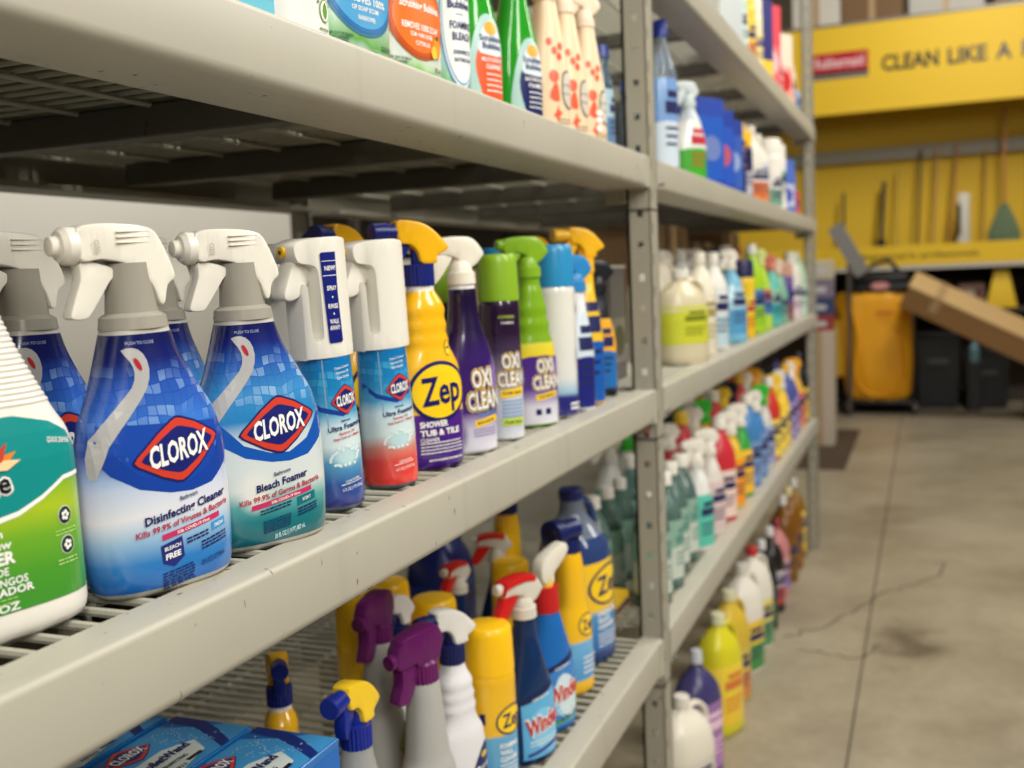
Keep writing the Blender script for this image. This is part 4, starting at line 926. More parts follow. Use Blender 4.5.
bc = put(can([(.003, (40, 40, 120)), (.036, (44, 44, 124)), (.044, (150, 190, 214)), (.07, (224, 226, 222)), (.2, (232, 230, 222)), (.245, (226, 226, 220))], (44, 142, 196), .037, .312, .072, 'white', d_white, wave=.003), -0.083, 1.8, ZM, 'white aerosol can with a light blue cap, front row', 'aerosol can', 'blue-capped white cans', 18)
put(generic('spray', .062, .06, .300, (226, 228, 230), (34, 40, 120), (44, 134, 196), (214, 226, 236), (.02, .62)), -0.072, 1.888, ZM, 'white spray bottle with light blue trigger beside the blue-capped can', 'spray bottle', turn=30)
put(generic('spray', .066, .066, .335, (244, 190, 40), (30, 92, 176), (244, 184, 30), (240, 196, 50), (.02, .70), capk='duck', seed=0), -0.08, 1.972, ZM, 'yellow spray bottle with blue label half, last but one before the post', 'spray bottle', turn=44)
put(generic('spray', .072, .06, .292, (30, 34, 44), (40, 110, 180), (26, 28, 34), (240, 176, 50), (.06, .56)), -0.096, 2.112, ZM, 'black spray bottle with orange and blue label next to the post', 'spray bottle', turn=48)
put(generic('carton', .13, .20, .27, (96, 92, 88), (120, 116, 112), lc2=(70, 66, 64)), -.25, 2.46, ZM, 'grey carton standing behind the near post on the middle shelf', 'carton')
box('lid', -.067, .067, -.102, .102, .270, .276, mat('card_pale', (190, 188, 180), .5), bpy.data.objects['carton'])
# --- middle shelf, second row
def again(o, x, y, z, label, cat, group, turn=0.0, s=1.0, lean=0.0): return put(copy_tree(o), x, y, z, label, cat, group, turn, lean, s)
again(c1, -.215, .722, ZM, 'large blue spray bottle behind the white jug, in the second row', 'spray bottle', 'large blue bathroom spray bottles', 10)
again(c2, -.215, .900, ZM, 'large blue spray bottle half hidden between the two front blue ones', 'spray bottle', 'large blue bathroom spray bottles', 6)
again(u1, -.195, 1.105, ZM, 'tall white-headed foam sprayer mostly hidden behind the blue-based one', 'spray bottle', 'tall white-headed foam sprayers', 0)
again(c1, -.34, .80, ZM, 'large blue spray bottle in the third row, only a sliver of it showing', 'spray bottle', 'large blue bathroom spray bottles', 8)
again(zs_, -.205, 1.272, ZM, 'yellow-headed spray bottle peeping out behind the two foam sprayers', 'spray bottle', 'yellow and purple spray bottles', 6)
again(oc, -.20, 1.555, ZM, 'green-capped can behind the dark purple spray bottle', 'aerosol can', 'green-capped purple cans', 8)
again(bc, -.20, 1.812, ZM, 'blue-capped white can in the second row behind the green-headed bottle', 'aerosol can', 'blue-capped white cans', 4)
again(zs_, -.195, 2.03, ZM, 'yellow-headed spray bottle in the second row behind the blue-capped can', 'spray bottle', 'yellow and purple spray bottles', 6)
again(zs_, -.31, 1.42, ZM, 'yellow-headed spray bottle at the back behind the purple bottle', 'spray bottle', 'yellow and purple spray bottles', 6)

# --- lower shelf, near bay
tb = put(toilet_box(), -.158, .868, ZL, 'blue refill carton nearest the shelf edge', 'carton', 'blue refill cartons', turn=90)
for o_, xx, yy, lb in ((tb, -.279, .866, 'blue refill carton in the middle of the three'), (tb, -.402, .860, 'blue refill carton deepest on the shelf, its lettering partly under the beam')):
    again(o_, xx, yy, ZL, lb, 'carton', 'blue refill cartons', 90)
zb = put(copy_tree(zs_), -.31, 1.20, ZL, 'yellow-headed spray bottle facing out from behind the blue cartons', 'spray bottle', 'yellow-headed bottles behind the cartons', -38, s=.90)
def yclear():
    root = empty('spray_bottle'); fm = Form([(0, .034, .026), (.004, .038, .030), (.10, .040, .031), (.15, .037, .030), (.19, .029, .026), (.225, .021, .020), (.236, .019, .019)], 2.2)
    fm.body('body', clear((196, 200, 200), .15, .5), root); t = Print(fm); t.rect(-.03, .034, .03, .12, INAVY, .0008); t.text('zep', .0, .08, .03, IYEL, w=.05, bold=3); t.build('label', root)
    nav = plastic((20, 40, 140), .3); head('duck', root, .2355, plastic((246, 206, 40), .28), mtrig=nav, mneck=nav, mnoz=nav); return root
put(yclear(), -.122, 1.092, ZL, 'clear spray bottle with bright yellow head and ribbed blue collar beside the carton', 'spray bottle', 'yellow-headed bottles behind the cartons', turn=-4)
pp = put(purple_spray(), -.120, 1.283, ZL, 'grey spray bottle with purple head, the nearer of two', 'spray bottle', 'grey bottles with purple heads', 16, 1.5, 1.0)
again(pp, -.262, 1.405, ZL, 'grey spray bottle with purple head, further in and darker', 'spray bottle', 'grey bottles with purple heads', -2)
w3 = put(white30(), -.122, 1.388, ZL, 'white spray bottle with navy collar and navy label, front row', 'spray bottle', 'white bottles with navy collars', 24, 2, .98)
again(w3, -.262, 1.470, ZL, 'white spray bottle with navy collar behind the purple-headed pair', 'spray bottle', 'white bottles with navy collars', -2, .93)
zc = put(can([(.004, (90, 160, 205)), (.086, (98, 168, 210)), (.092, (240, 190, 36)), (.18, (236, 184, 30))], (250, 196, 26), .042, .262, .072, 'foamwall', d_zepcan, wave=.006, name='aerosol_can'), -.112, 1.492, ZL, 'yellow-capped aerosol can with light blue lower half, front row', 'aerosol can', 'yellow-capped cans', 32)
for x, y, lb, s in ((-.345, 1.50, 'yellow-capped can in deep shade beneath the beam', 1.12), (-.26, 1.600, 'yellow-capped can half hidden behind the white spray head', 1.0), (-.37, 1.63, 'yellow-capped can in the third row, just its rim showing', 1.05), (-.235, 1.90, 'yellow-capped can behind the blue bottle with red collar', .95)):
    again(zc, x, y, ZL, lb, 'aerosol can', 'yellow-capped cans', 14, s)
wd = put(windex('dark'), -.082, 1.588, ZL, 'clear dark blue window cleaner bottle with red head, front row', 'spray bottle', 'window cleaners with red heads', 26, 2, 1.04)
again(wd, -.30, 1.790, ZL, 'window cleaner bottle with red head at the left, behind the white one', 'spray bottle', 'window cleaners with red heads', 10, .88)
again(wd, -.30, 1.99, ZL, 'window cleaner bottle with red head furthest back of the three', 'spray bottle', 'window cleaners with red heads', 60, .90)
put(windex('blue'), -.088, 1.712, ZL, 'solid blue window cleaner bottle with ribbed red collar and white nozzle', 'spray bottle', turn=24, lean=1.5, s=1.09)
hb = put(hose_bottle(), -.100, 1.885, ZL, 'yellow bottle with navy hose-end sprayer beside the big blue jug', 'bottle', 'bottles with navy hose-end sprayers', 24, 1.5)
again(hb, -.30, 2.05, ZL, 'yellow bottle with navy hose-end sprayer at the back, under the beam', 'bottle', 'bottles with navy hose-end sprayers', 20, 1.10)
put(gallon(), -.150, 2.068, ZL, 'gallon jug of blue glass cleaner with yellow oval label', 'jug', turn=18, lean=3.2, s=1.04)
tq = put(generic('round', .085, .085, .27, (150, 186, 178), (196, 206, 196), (232, 228, 218), (140, 176, 160), (.1, .6), tc=(90, 140, 130), trans=1), -.22, 2.42, ZL, 'pale teal bottle with white cap, first of three behind the post', 'bottle', 'pale teal bottles behind the near post')
again(tq, -.22, 2.54, ZL, 'pale teal bottle with white cap, second of three behind the post', 'bottle', 'pale teal bottles behind the near post')
again(tq, -.22, 2.66, ZL, 'pale teal bottle with white cap, third of three behind the post', 'bottle', 'pale teal bottles behind the near post')
put(generic('carton', .16, .12, .035, (236, 190, 40), (24, 30, 90)), -.2, 2.36, ZL, 'low yellow and navy packet lying by the foot of the post', 'packet')

put(generic('jug', .17, .13, .30, (26, 40, 110), (34, 60, 140), (28, 44, 116)), -.45, 2.02, ZL, 'navy jug in the dark at the back, beyond the red heads', 'jug')
# --- upper shelf, near bay
def scrub(kind):
    root = empty('spray_bottle'); fm = Form([(0, .042, .026), (.004, .046, .030), (.08, .047, .032), (.12, .044, .031), (.17, .032, .026), (.21, .022, .021), (.225, .019, .019), (.24, .018, .018)], 2.3)
    b = fm.body('body', mat('green_soap', (44, 158, 40), .12, trans=.15), root); t = Print(fm)
    t.poly([(-.030, .010), (.012, .000 + .006), (.040, .020), (.045, .08), (.034, .125), (.010, .145), (-.012, .13), (-.030, .07)], ink((170, 204, 198)), .0006, sub=3)
    inner = [(-.018, .060), (.000, .014), (.030, .014), (.042, .035), (.043, .085), (.030, .110), (.004, .112), (-.014, .092)]
    t.poly(inner, ink((226, 90, 44) if kind == 'orange' else (26, 34, 92)), .0009, sub=3)
    t.poly([(-.014, .092), (.0, .085), (.041, .087), (.034, .118), (.012, .136), (-.006, .120)], ink((214, 226, 232)), .0011, sub=2)
    lab = t.build('label', root); s = Print(fm); s.ell(.012, .124, .013, .010, ink((240, 170, 60)), .0013)
    s.text('Scrubbing', .012, .109, .0085, INAVY, w=.045, bold=1.5); s.text('Bubbles', .013, .098, .0085, INAVY, w=.038, bold=1.5); s.text('MULTI SURFACE' if kind == 'orange' else 'BATHROOM', .014, .078, .0055, IW, w=.044, bold=1.2); s.text('CLEANER' if kind == 'orange' else 'FOAMER', .016, .068, .0065, IW, w=.034, bold=1.2)
    s.lines(0, .036, .056, 4, .008, .0022, IW); s.build('lettering', lab)
    head('round', root, .2395, plastic((236, 236, 232), .3)); return root
put(generic('carton', .10, .05, .24, (92, 176, 196), (130, 200, 214)), -.075, .855, ZU, 'pale cyan carton, leftmost on the upper shelf', 'carton')
def leaf_jug():
    root = empty('spray_bottle'); fm = Form([(0, .042, .030), (.004, .046, .034), (.12, .047, .035), (.18, .034, .028), (.215, .02, .02), (.24, .018, .018)], 2.5); b = fm.body('body', plastic((226, 224, 218), .35), root); t = Print(fm)
    t.poly([(-.044, .030), (-.020, .006), (.020, .000 + .002), (-.020, .003), (-.044, .018)], IBLK, .0006)
    t.ell(.024, .040, .009, .012, ink((120, 160, 60)), .0008, 20); t.ell(.024, .040, .0075, .0105, IW, .0011, 20); t.poly([(.024, .031), (.0285, .040), (.024, .049), (.0195, .040)], ink((96, 150, 40)), .0014, sub=2)
    for k in range(7): a = PI * (.15 + .7 * k / 6); t.ell(.024 + .012 * math.cos(a), .041 + .015 * math.sin(a), .0016, .0016, ink((70, 84, 90)), .0010, 8)
    t.text('powered', -.008, .070, .014, IBLK, w=.07, bold=2); t.lines(.014, .032, .020, 2, .005, .002, ink((110, 140, 90))); t.build('lettering', b)
    head('round', root, .2395, plastic((230, 228, 220), .3)); return root
put(leaf_jug(), -.075, 0.962, ZU, 'white bottle with a round green leaf badge on the upper shelf', 'spray bottle', turn=14)
def oval_refill(col, c2, words):
    root = empty('refill_bottle'); fm = Form([(0, .062, .030), (.004, .067, .034), (.12, .068, .035), (.17, .05, .030), (.20, .022, .02), (.22, .02, .02)], 2.7)
    lm = label_mat('print_refill_%d' % col[0], [(.0, (50, 150, 46)), (.018, (90, 176, 60)), (.026, (176, 206, 160)), (.034, (206, 214, 206)), (.06, (186, 204, 196)), (.14, (150, 196, 150))] if col[0] > 150 else [(.0, (180, 196, 200)), (.016, (190, 200, 214)), (.026, (96, 160, 70)), (.05, (180, 210, 190)), (.14, (150, 200, 210))], .016, 20)
    b = fm.body('body', lm, root); t = Print(fm)
    t.ell(.0, .080, .058, .048, ink(tuple(int(v * .72) for v in col)), .0006, 36); t.ell(.0, .081, .054, .0445, ink(c2), .0009, 36); t.ell(.0, .082, .050, .041, ink(col), .0012, 36); lab = t.build('label', root)
    s = Print(fm); s.text(words[0], .0, .072, .0075, IW, w=.074, bold=1.2, off=.0017); s.text(words[1], .0, .062, .005, IW, w=.046, bold=1, off=.0017); s.text(words[2], .002, .052, .005, IW, w=.03, bold=1, off=.0017)
    s.text('Scrubbing Bubbles', 0, .098, .009, IW, w=.08, bold=1.5, off=.0017)
    if col[0] > 150:
        s.ell(.034, .052, .010, .013, ink((240, 150, 40)), .0018, 20); s.ell(.026, .045, .007, .008, ink((250, 196, 60)), .0021, 16); s.poly([(.028, .064), (.040, .068), (.036, .060)], ink((30, 96, 40)), .0020)
    s.text('KEEP OUT OF REACH', -.040, .0300, .0030, INAVY, w=.034, bold=.8); s.text('OF CHILDREN', -.040, .0255, .0030, INAVY, w=.022, bold=.8); s.text('CAUTION', -.040, .0205, .0042, INAVY, w=.020, bold=1.2); s.lines(-.060, .02, .0165, 2, .003, .0013, INAVY); s.text('22.5 FL OZ', .042, .024, .005, INAVY, w=.028); s.build('lettering', b)
    lathe('cap', [(.218, .024), (.25, .022)], plastic((240, 240, 236)), root, n=30, ribs=1, rib=.04); return root
put(oval_refill((74, 156, 206), (40, 110, 176), ('REMOVES 100%', 'OF SOAP SCUM', 'RAINSHOWER')), -.075, 1.076, ZU, 'clear bottle with a big blue oval label on the upper shelf', 'bottle', 'oval-labelled bottles on the upper shelf', 10)
put(oval_refill((232, 112, 34), (196, 78, 24), ('REMOVES 100% SOAP', 'SCUM + HARD WATER', 'CITRUS')), -.077, 1.222, ZU, 'green bottle with a big orange oval label and printed oranges', 'bottle', 'oval-labelled bottles on the upper shelf', 10)
def foam_can(fm, b):
    t = Print(fm); t.ell(.004, .105, .031, .095, ink((70, 130, 190)), .0005, 40); t.ell(.004, .105, .029, .091, ink((216, 224, 226)), .0008, 40); t.ell(.004, .105, .027, .087, ink((110, 160, 200)), .0010, 40); t.ell(.004, .106, .0262, .085, ink((228, 232, 232)), .0012, 40)
    t.ell(.004, .158, .012, .012, ink((240, 160, 50)), .0015); t.text('Scrubbing', .004, .138, .0095, INAVY, w=.046, bold=1.5, off=.0018); t.text('Bubbles', .004, .125, .0095, INAVY, w=.038, bold=1.5, off=.0018)
    t.rect(-.004, .008, .1115, .1125, INAVY, .0015); t.text('FOAMING', .006, .098, .0095, INAVY, w=.038, bold=1.2, off=.0018); t.text('BLEACH', .006, .083, .0095, INAVY, w=.032, bold=1.2, off=.0018); t.text('DISINFECTS', .006, .062, .005, INAVY, w=.03, off=.0018); t.text('BATHROOM', .006, .052, .005, INAVY, w=.028, off=.0018); t.build('lettering', b)
put(can([(.004, (200, 220, 214)), (.02, (120, 186, 120)), (.05, (170, 210, 200)), (.1, (214, 226, 224)), (.2, (206, 222, 222))], (240, 240, 236), .034, .29, .07, 'foam', foam_can, wave=.008), -.070, 1.345, ZU, 'slim white aerosol can of foaming bleach between the oval label and green bottles', 'aerosol can', turn=30)
put(scrub('orange'), -.085, 1.475, ZU, 'bright green spray bottle with an orange label', 'spray bottle', 'green spray bottles on the upper shelf', 28)
put(scrub('navy'), -.085, 1.655, ZU, 'bright green spray bottle with a navy label', 'spray bottle', 'green spray bottles on the upper shelf', 28)
def cream(kind, lb):
    root = empty('spray_bottle'); fm = Form([(0, .036, .026), (.004, .040, .030), (.09, .040, .031), (.14, .035, .028), (.19, .026, .024), (.225, .020, .020), (.24, .018, .018)], 2.4); b = fm.body('body', plastic((236, 208, 172), .35), root); t = Print(fm)
    O_ = ink((226, 92, 60)); t.ell(-.008, .105, .010, .011, O_, .0008, 20); t.poly([(-.018, .068), (.002, .062), (-.002, .092), (-.010, .090)], O_, .0008, sub=2); t.poly([(-.012, .036), (-.005, .046), (-.002, .056), (.001, .046), (.008, .042), (.001, .036), (-.002, .024), (-.006, .034)], O_, .0008)
    t.poly([(.008, .070), (.020, .050), (.036, .056), (.038, .100), (.026, .118), (.010, .108)], ink((70, 74, 76)), .0006, sub=3); t.poly([(.010, .072), (.021, .054), (.034, .058), (.036, .098), (.026, .114), (.012, .105)], ink((206, 200, 186)), .0010, sub=3)
    for z in (.075, .09): t.rect(.010, .036, z, z + .0015, ink((80, 84, 84)), .0013)
    for x, z in ((-.004, .150), (.010, .158), (-.012, .165), (.006, .140)): t.ell(x, z, .006, .007, O_, .0008, 12)
    t.lines(-.002, .030, .030, 2, .006, .0018, ink((110, 84, 60))); t.lines(-.006, .032, .016, 2, .005, .0015, O_)
    if kind: 
        for z in (.072, .058, .042): t.ell(.006, z, .009, .006, IW, .0016, 16)
    t.build('print', b); head('round', root, .2395, plastic((236, 216, 190), .35)); return root
put(cream(0, ''), -.080, 1.800, ZU, 'cream bottle with orange shapes beside the navy-labelled green one', 'spray bottle', 'cream bottles with orange shapes', 34)
put(cream(0, ''), -.080, 1.905, ZU, 'cream bottle with orange shapes, middle of the cream three', 'spray bottle', 'cream bottles with orange shapes', 34)
put(cream(1, ''), -.080, 2.030, ZU, 'cream bottle with orange shapes and white badges, last before the post', 'spray bottle', 'cream bottles with orange shapes', 34)
put(generic('oval', .06, .05, .23, (110, 150, 176), (90, 130, 170), (40, 60, 130), (170, 200, 214), (.08, .6), trans=1), -.085, 2.155, ZU, 'small blue-grey clear bottle tucked against the post on the upper shelf', 'bottle')

for x, y, w, d, h, c, lb in ((-.50, .30, .50, .62, .34, (138, 108, 74), 'added brown carton shading the upper wire deck, nearest the camera'), (-.52, 1.02, .54, .66, .36, (120, 94, 66), 'added brown carton shading the upper wire deck, behind the leaf-badged bottle'), (-.54, 1.74, .50, .66, .32, (128, 100, 70), 'added brown carton shading the upper wire deck, behind the green spray bottles')):  # cartons added to keep light off the upper deck's underside
    t = empty('stock_carton', (x, y, ZU), 0, lb, 'carton', 'cartons added to shade the underside of the upper deck'); box('box', -w / 2, w / 2, -d / 2, d / 2, 0, h, mat('stock_%d' % c[0], c, .7, noise=.08, nscale=6), t, .004, 1); box('tape', -w / 2 - .001, w / 2 + .001, -.03, .03, 0, h + .001, mat('tape', (180, 150, 110), .4), t)
# ------------------------------------------------------------------ far bay rows (front things first)
WHT = (232, 228, 216)
ORD = ['first', 'second', 'third', 'fourth', 'fifth', 'sixth', 'seventh', 'eighth', 'ninth', 'tenth', 'eleventh', 'twelfth', 'thirteenth', 'fourteenth', 'fifteenth', 'sixteenth', 'seventeenth', 'eighteenth', 'nineteenth', 'twentieth']
CATS = {'spray': 'spray bottle', 'can': 'aerosol can', 'jug': 'jug', 'carton': 'carton', 'oval': 'bottle', 'round': 'bottle'}
def row(z, items, group, shelf):
    for i, (desc, x, y, kw) in enumerate(items):
        kw = dict(kw); turn = kw.pop('turn', 26); g = generic(**kw)
        put(g, x, y, z, '%s, %s %s' % (desc, ORD[i], shelf), CATS[kw['kind']], group, turn)
G = dict
row(ZU, [
 ('tall clear bottle with blue cap and pale blue label', -.075, 2.66, G(kind='oval', w=.09, d=.07, h=.385, c=(176, 192, 204), lc=(206, 220, 232), cap=(30, 50, 150), lc2=(120, 160, 214), band=(.05, .62), trans=1)),
 ('dim clear bottle with grey cap', -.22, 2.86, G(kind='oval', w=.09, d=.07, h=.28, c=(120, 128, 130), cap=(60, 90, 170), trans=1)),
 ('white spray bottle with white and green label', -.075, 2.98, G(kind='spray', w=.115, d=.075, h=.29, c=(190, 200, 206), lc=(70, 170, 50), cap=(204, 214, 216), lc2=(232, 232, 228), band=(.03, .60), tc=(190, 40, 60))),
 ('blue pouch', -.085, 3.22, G(kind='carton', w=.13, d=.07, h=.27, c=(28, 66, 168), lc=(40, 92, 190), lc2=(110, 130, 190), band=(.1, .8))),
 ('second blue pouch', -.085, 3.40, G(kind='carton', w=.13, d=.07, h=.26, c=(24, 58, 158), lc=(46, 88, 190), lc2=(190, 90, 110), band=(.1, .8))),
 ('navy pouch with pale patch', -.085, 3.58, G(kind='carton', w=.13, d=.07, h=.25, c=(30, 60, 150), lc=(60, 96, 180), lc2=(150, 170, 210), band=(.1, .8))),
 ('navy bottle with yellow cap', -.085, 3.80, G(kind='can', w=.08, d=.08, h=.27, c=(34, 36, 84), lc=(40, 36, 80), cap=(244, 196, 30), lc2=(150, 110, 80), band=(.1, .7))),
 ('navy bottle with yellow cap and pale label', -.085, 3.95, G(kind='can', w=.08, d=.08, h=.26, c=(34, 36, 84), lc=(190, 190, 200), cap=(244, 190, 30), lc2=(44, 40, 90), band=(.1, .7))),
 ('white bottle with orange stripe', -.085, 4.14, G(kind='jug', w=.11, d=.08, h=.30, c=(232, 226, 214), lc=(220, 120, 60), cap=WHT, lc2=(230, 226, 220), band=(.05, .5))),
 ('cream bottle with red and white label', -.085, 4.34, G(kind='oval', w=.10, d=.08, h=.29, c=(232, 226, 214), lc=(228, 130, 80), cap=WHT, lc2=(206, 214, 226), band=(.05, .6))),
 ('broad white can', -.085, 4.60, G(kind='can', w=.13, d=.13, h=.30, c=(236, 232, 224), lc=(120, 160, 140), cap=WHT, lc2=(230, 228, 220), band=(.05, .5))),
 ('white can with green mark', -.085, 4.82, G(kind='can', w=.11, d=.11, h=.30, c=(236, 232, 224), lc=(230, 228, 220), cap=WHT, lc2=(130, 180, 150), band=(.2, .6))),
 ('blue and white carton', -.085, 5.05, G(kind='carton', w=.12, d=.08, h=.25, c=(80, 110, 190), lc=(200, 206, 226), lc2=(70, 90, 180))),
 ('lilac can', -.085, 5.28, G(kind='can', w=.09, d=.09, h=.24, c=(110, 120, 190), lc=(150, 150, 200), cap=(90, 100, 180))),
 ('red bottle with pale cap', -.085, 5.50, G(kind='oval', w=.09, d=.07, h=.18, c=(206, 60, 80), lc=(216, 80, 100), cap=(220, 190, 190)))],
 'goods on the far bay\'s upper shelf', 'along the far upper shelf')
row(ZM, [
 ('cream soap jug with lime label', -.085, 2.86, G(kind='jug', w=.17, d=.11, h=.26, c=(206, 196, 164), lc=(202, 206, 60), cap=(232, 228, 214), band=(.22, .62), tc=(120, 130, 40))),
 ('tall cream bottle with faint print', -.20, 3.10, G(kind='jug', w=.12, d=.09, h=.32, c=(230, 222, 204), cap=WHT)),
 ('cream bottle with beige label', -.085, 3.13, G(kind='oval', w=.11, d=.08, h=.31, c=(232, 226, 206), lc=(222, 214, 190), cap=(230, 222, 206), lc2=(236, 228, 210), band=(.05, .6), tc=(160, 150, 90))),
 ('white bottle with pale blue label', -.085, 3.34, G(kind='oval', w=.11, d=.08, h=.31, c=(230, 230, 222), lc=(190, 214, 224), cap=(230, 226, 214), lc2=(226, 230, 230), band=(.05, .65))),
 ('pale blue spray bottle with red collar', -.085, 3.66, G(kind='spray', w=.13, d=.085, h=.33, c=(120, 184, 214), lc=(90, 160, 205), cap=WHT, lc2=(170, 208, 226), band=(.1, .6))),
 ('white-headed spray bottle with red label', -.20, 3.98, G(kind='spray', w=.11, d=.08, h=.33, c=(226, 222, 214), lc=(200, 60, 60), cap=WHT, band=(.5, .7))),
 ('yellow bottle with navy cap', -.085, 3.92, G(kind='can', w=.085, d=.085, h=.29, c=(238, 200, 50), lc=(240, 190, 40), cap=(40, 40, 84), lc2=(236, 214, 90), band=(.03, .55), tc=(190, 60, 50))),
 ('lime green bottle with white cap', -.085, 4.14, G(kind='oval', w=.12, d=.08, h=.35, c=(164, 206, 46), lc=(150, 200, 50), cap=(236, 236, 228), lc2=(90, 130, 180), band=(.1, .5))),
 ('lime green bottle with blue label', -.085, 4.36, G(kind='spray', w=.11, d=.08, h=.34, c=(176, 214, 70), lc=(70, 120, 180), cap=(206, 218, 140), lc2=(214, 110, 70), band=(.2, .5))),
 ('teal bottle with pink head', -.085, 4.66, G(kind='spray', w=.11, d=.08, h=.32, c=(100, 190, 176), lc=(70, 170, 170), cap=(206, 120, 100), lc2=(150, 190, 170), band=(.1, .5))),
 ('green bottle with cream head', -.085, 4.90, G(kind='spray', w=.11, d=.08, h=.30, c=(130, 180, 150), lc=(110, 150, 140), cap=(226, 200, 180), band=(.1, .4))),
 ('purple can with pink and brown base', -.085, 5.12, G(kind='can', w=.09, d=.09, h=.28, c=(110, 90, 150), lc=(150, 90, 80), cap=(196, 150, 130), lc2=(90, 80, 160), band=(.03, .6))),
 ('white bottle with lilac label', -.085, 5.34, G(kind='jug', w=.13, d=.10, h=.33, c=(222, 218, 206), lc=(226, 206, 214), cap=(226, 226, 214), lc2=(230, 226, 222), band=(.05, .55))),
 ('pale green jug with white cap', -.085, 5.56, G(kind='jug', w=.14, d=.10, h=.33, c=(176, 200, 176), lc=(190, 220, 200), cap=(214, 226, 206), band=(.05, .5)))],
 'goods on the far bay\'s middle shelf', 'along the far middle shelf')
for y, h, c, lb in ((4.0, .43, (150, 122, 88), 'brown carton at the back of the far middle shelf'), (4.62, .38, (120, 92, 62), 'darker brown carton deep in the far middle shelf'), (5.25, .44, (134, 104, 70), 'brown carton at the far end of the middle shelf')):
    t = empty('stock_carton', (-.55, y, ZM), 0, lb, 'carton', 'brown cartons deep on the far middle shelf'); box('box', -.2, .2, -.24, .24, 0, h, mat('stock_%d' % c[0], c, .7, noise=.08, nscale=6), t, .004, 1); box('tape', -.201, .201, -.03, .03, 0, h + .001, mat('tape', (180, 150, 110), .4), t)
# second row of the same shelves
for i, (c, lc, cap, kd, y, h, desc) in enumerate((((230, 222, 204), (214, 208, 190), WHT, 'jug', 3.02, .33, 'cream jug'), ((232, 226, 210), (226, 220, 200), WHT, 'spray', 3.28, .33, 'cream spray bottle'), ((226, 226, 220), (200, 214, 220), WHT, 'oval', 3.52, .33, 'white bottle with pale label'),
      ((150, 190, 210), (226, 226, 226), WHT, 'spray', 3.78, .34, 'pale blue spray bottle with white head'), ((40, 44, 90), (60, 80, 150), (34, 36, 80), 'spray', 4.14, .35, 'navy spray bottle'), ((190, 206, 120), (150, 190, 60), WHT, 'spray', 4.40, .36, 'pale lime spray bottle'),
      ((206, 120, 90), (226, 190, 170), (200, 90, 70), 'oval', 4.66, .35, 'salmon bottle'), ((226, 220, 206), (190, 170, 160), (214, 190, 170), 'jug', 5.0, .34, 'beige jug'), ((214, 214, 200), (170, 200, 180), WHT, 'jug', 5.4, .33, 'grey-white jug'))):
    put(generic(kd, .12, .085, h, c, lc, cap, band=(.08, .5)), -.225, y, ZM, '%s, %s in the second row, far middle shelf' % (desc, ORD[i]), CATS[kd], 'second row on the far middle shelf', 20)
for i, (c, cap, kd, y, h, desc) in enumerate((((150, 160, 164), (190, 200, 206), 'spray', 3.12, .30, 'grey clear spray bottle'), ((28, 60, 160), (28, 60, 160), 'carton', 3.34, .30, 'blue pouch standing taller'), ((26, 56, 150), (26, 56, 150), 'carton', 3.54, .29, 'deep blue pouch'), ((30, 32, 80), (240, 190, 30), 'can', 3.90, .30, 'navy can with yellow cap'),
      ((230, 226, 218), WHT, 'can', 4.24, .33, 'white can'), ((228, 222, 212), WHT, 'jug', 4.48, .34, 'off-white jug'), ((232, 230, 224), WHT, 'can', 4.74, .33, 'wide white can'), ((120, 130, 190), (90, 100, 180), 'oval', 5.16, .30, 'lilac-blue bottle'))):
    put(generic(kd, .12, .08, h, c, None, cap), -.225, y, ZU, '%s, %s in the second row, far upper shelf' % (desc, ORD[i]), CATS[kd], 'second row on the far upper shelf', 20)
row(ZT, [
 ('pale grey carton', -.085, 3.60, G(kind='carton', w=.13, d=.08, h=.30, c=(206, 204, 196), lc=(190, 196, 196))),
 ('pale teal bottle', -.085, 3.86, G(kind='oval', w=.10, d=.08, h=.33, c=(170, 206, 206), lc=(190, 220, 214), cap=WHT)),
 ('yellow and orange can', -.085, 4.06, G(kind='can', w=.09, d=.09, h=.31, c=(240, 196, 60), lc=(238, 150, 60), cap=(240, 200, 70), lc2=(240, 206, 80), band=(.05, .6))),
 ('cream can with navy print', -.085, 4.24, G(kind='can', w=.09, d=.09, h=.31, c=(232, 220, 180), lc=(240, 220, 150), cap=(230, 220, 200), tc=(40, 40, 110))),
 ('slim yellow and navy carton', -.085, 4.42, G(kind='carton', w=.10, d=.08, h=.34, c=(40, 40, 110), lc=(240, 200, 60), band=(.0, .3))),
 ('red carton', -.085, 4.60, G(kind='carton', w=.13, d=.08, h=.36, c=(222, 70, 84), lc=(232, 110, 110), lc2=(240, 190, 190))),
 ('white bottle with pink cap', -.085, 4.82, G(kind='oval', w=.12, d=.08, h=.34, c=(232, 224, 214), lc=(238, 180, 180), cap=(200, 60, 70), lc2=(236, 226, 220), band=(.05, .5))),
 ('white carton with red print', -.085, 5.05, G(kind='carton', w=.12, d=.08, h=.33, c=(226, 210, 190), lc=(232, 160, 150), lc2=(200, 50, 50))),
 ('cream bottle with beige cap', -.085, 5.27, G(kind='jug', w=.12, d=.09, h=.30, c=(226, 214, 196), lc=(214, 170, 150), cap=(230, 220, 200))),
 ('pale blue bottle', -.085, 5.50, G(kind='oval', w=.12, d=.09, h=.20, c=(120, 176, 220), lc=(90, 150, 210), cap=(190, 210, 230)))],
 'goods on the rack\'s top shelf', 'along the topmost shelf')
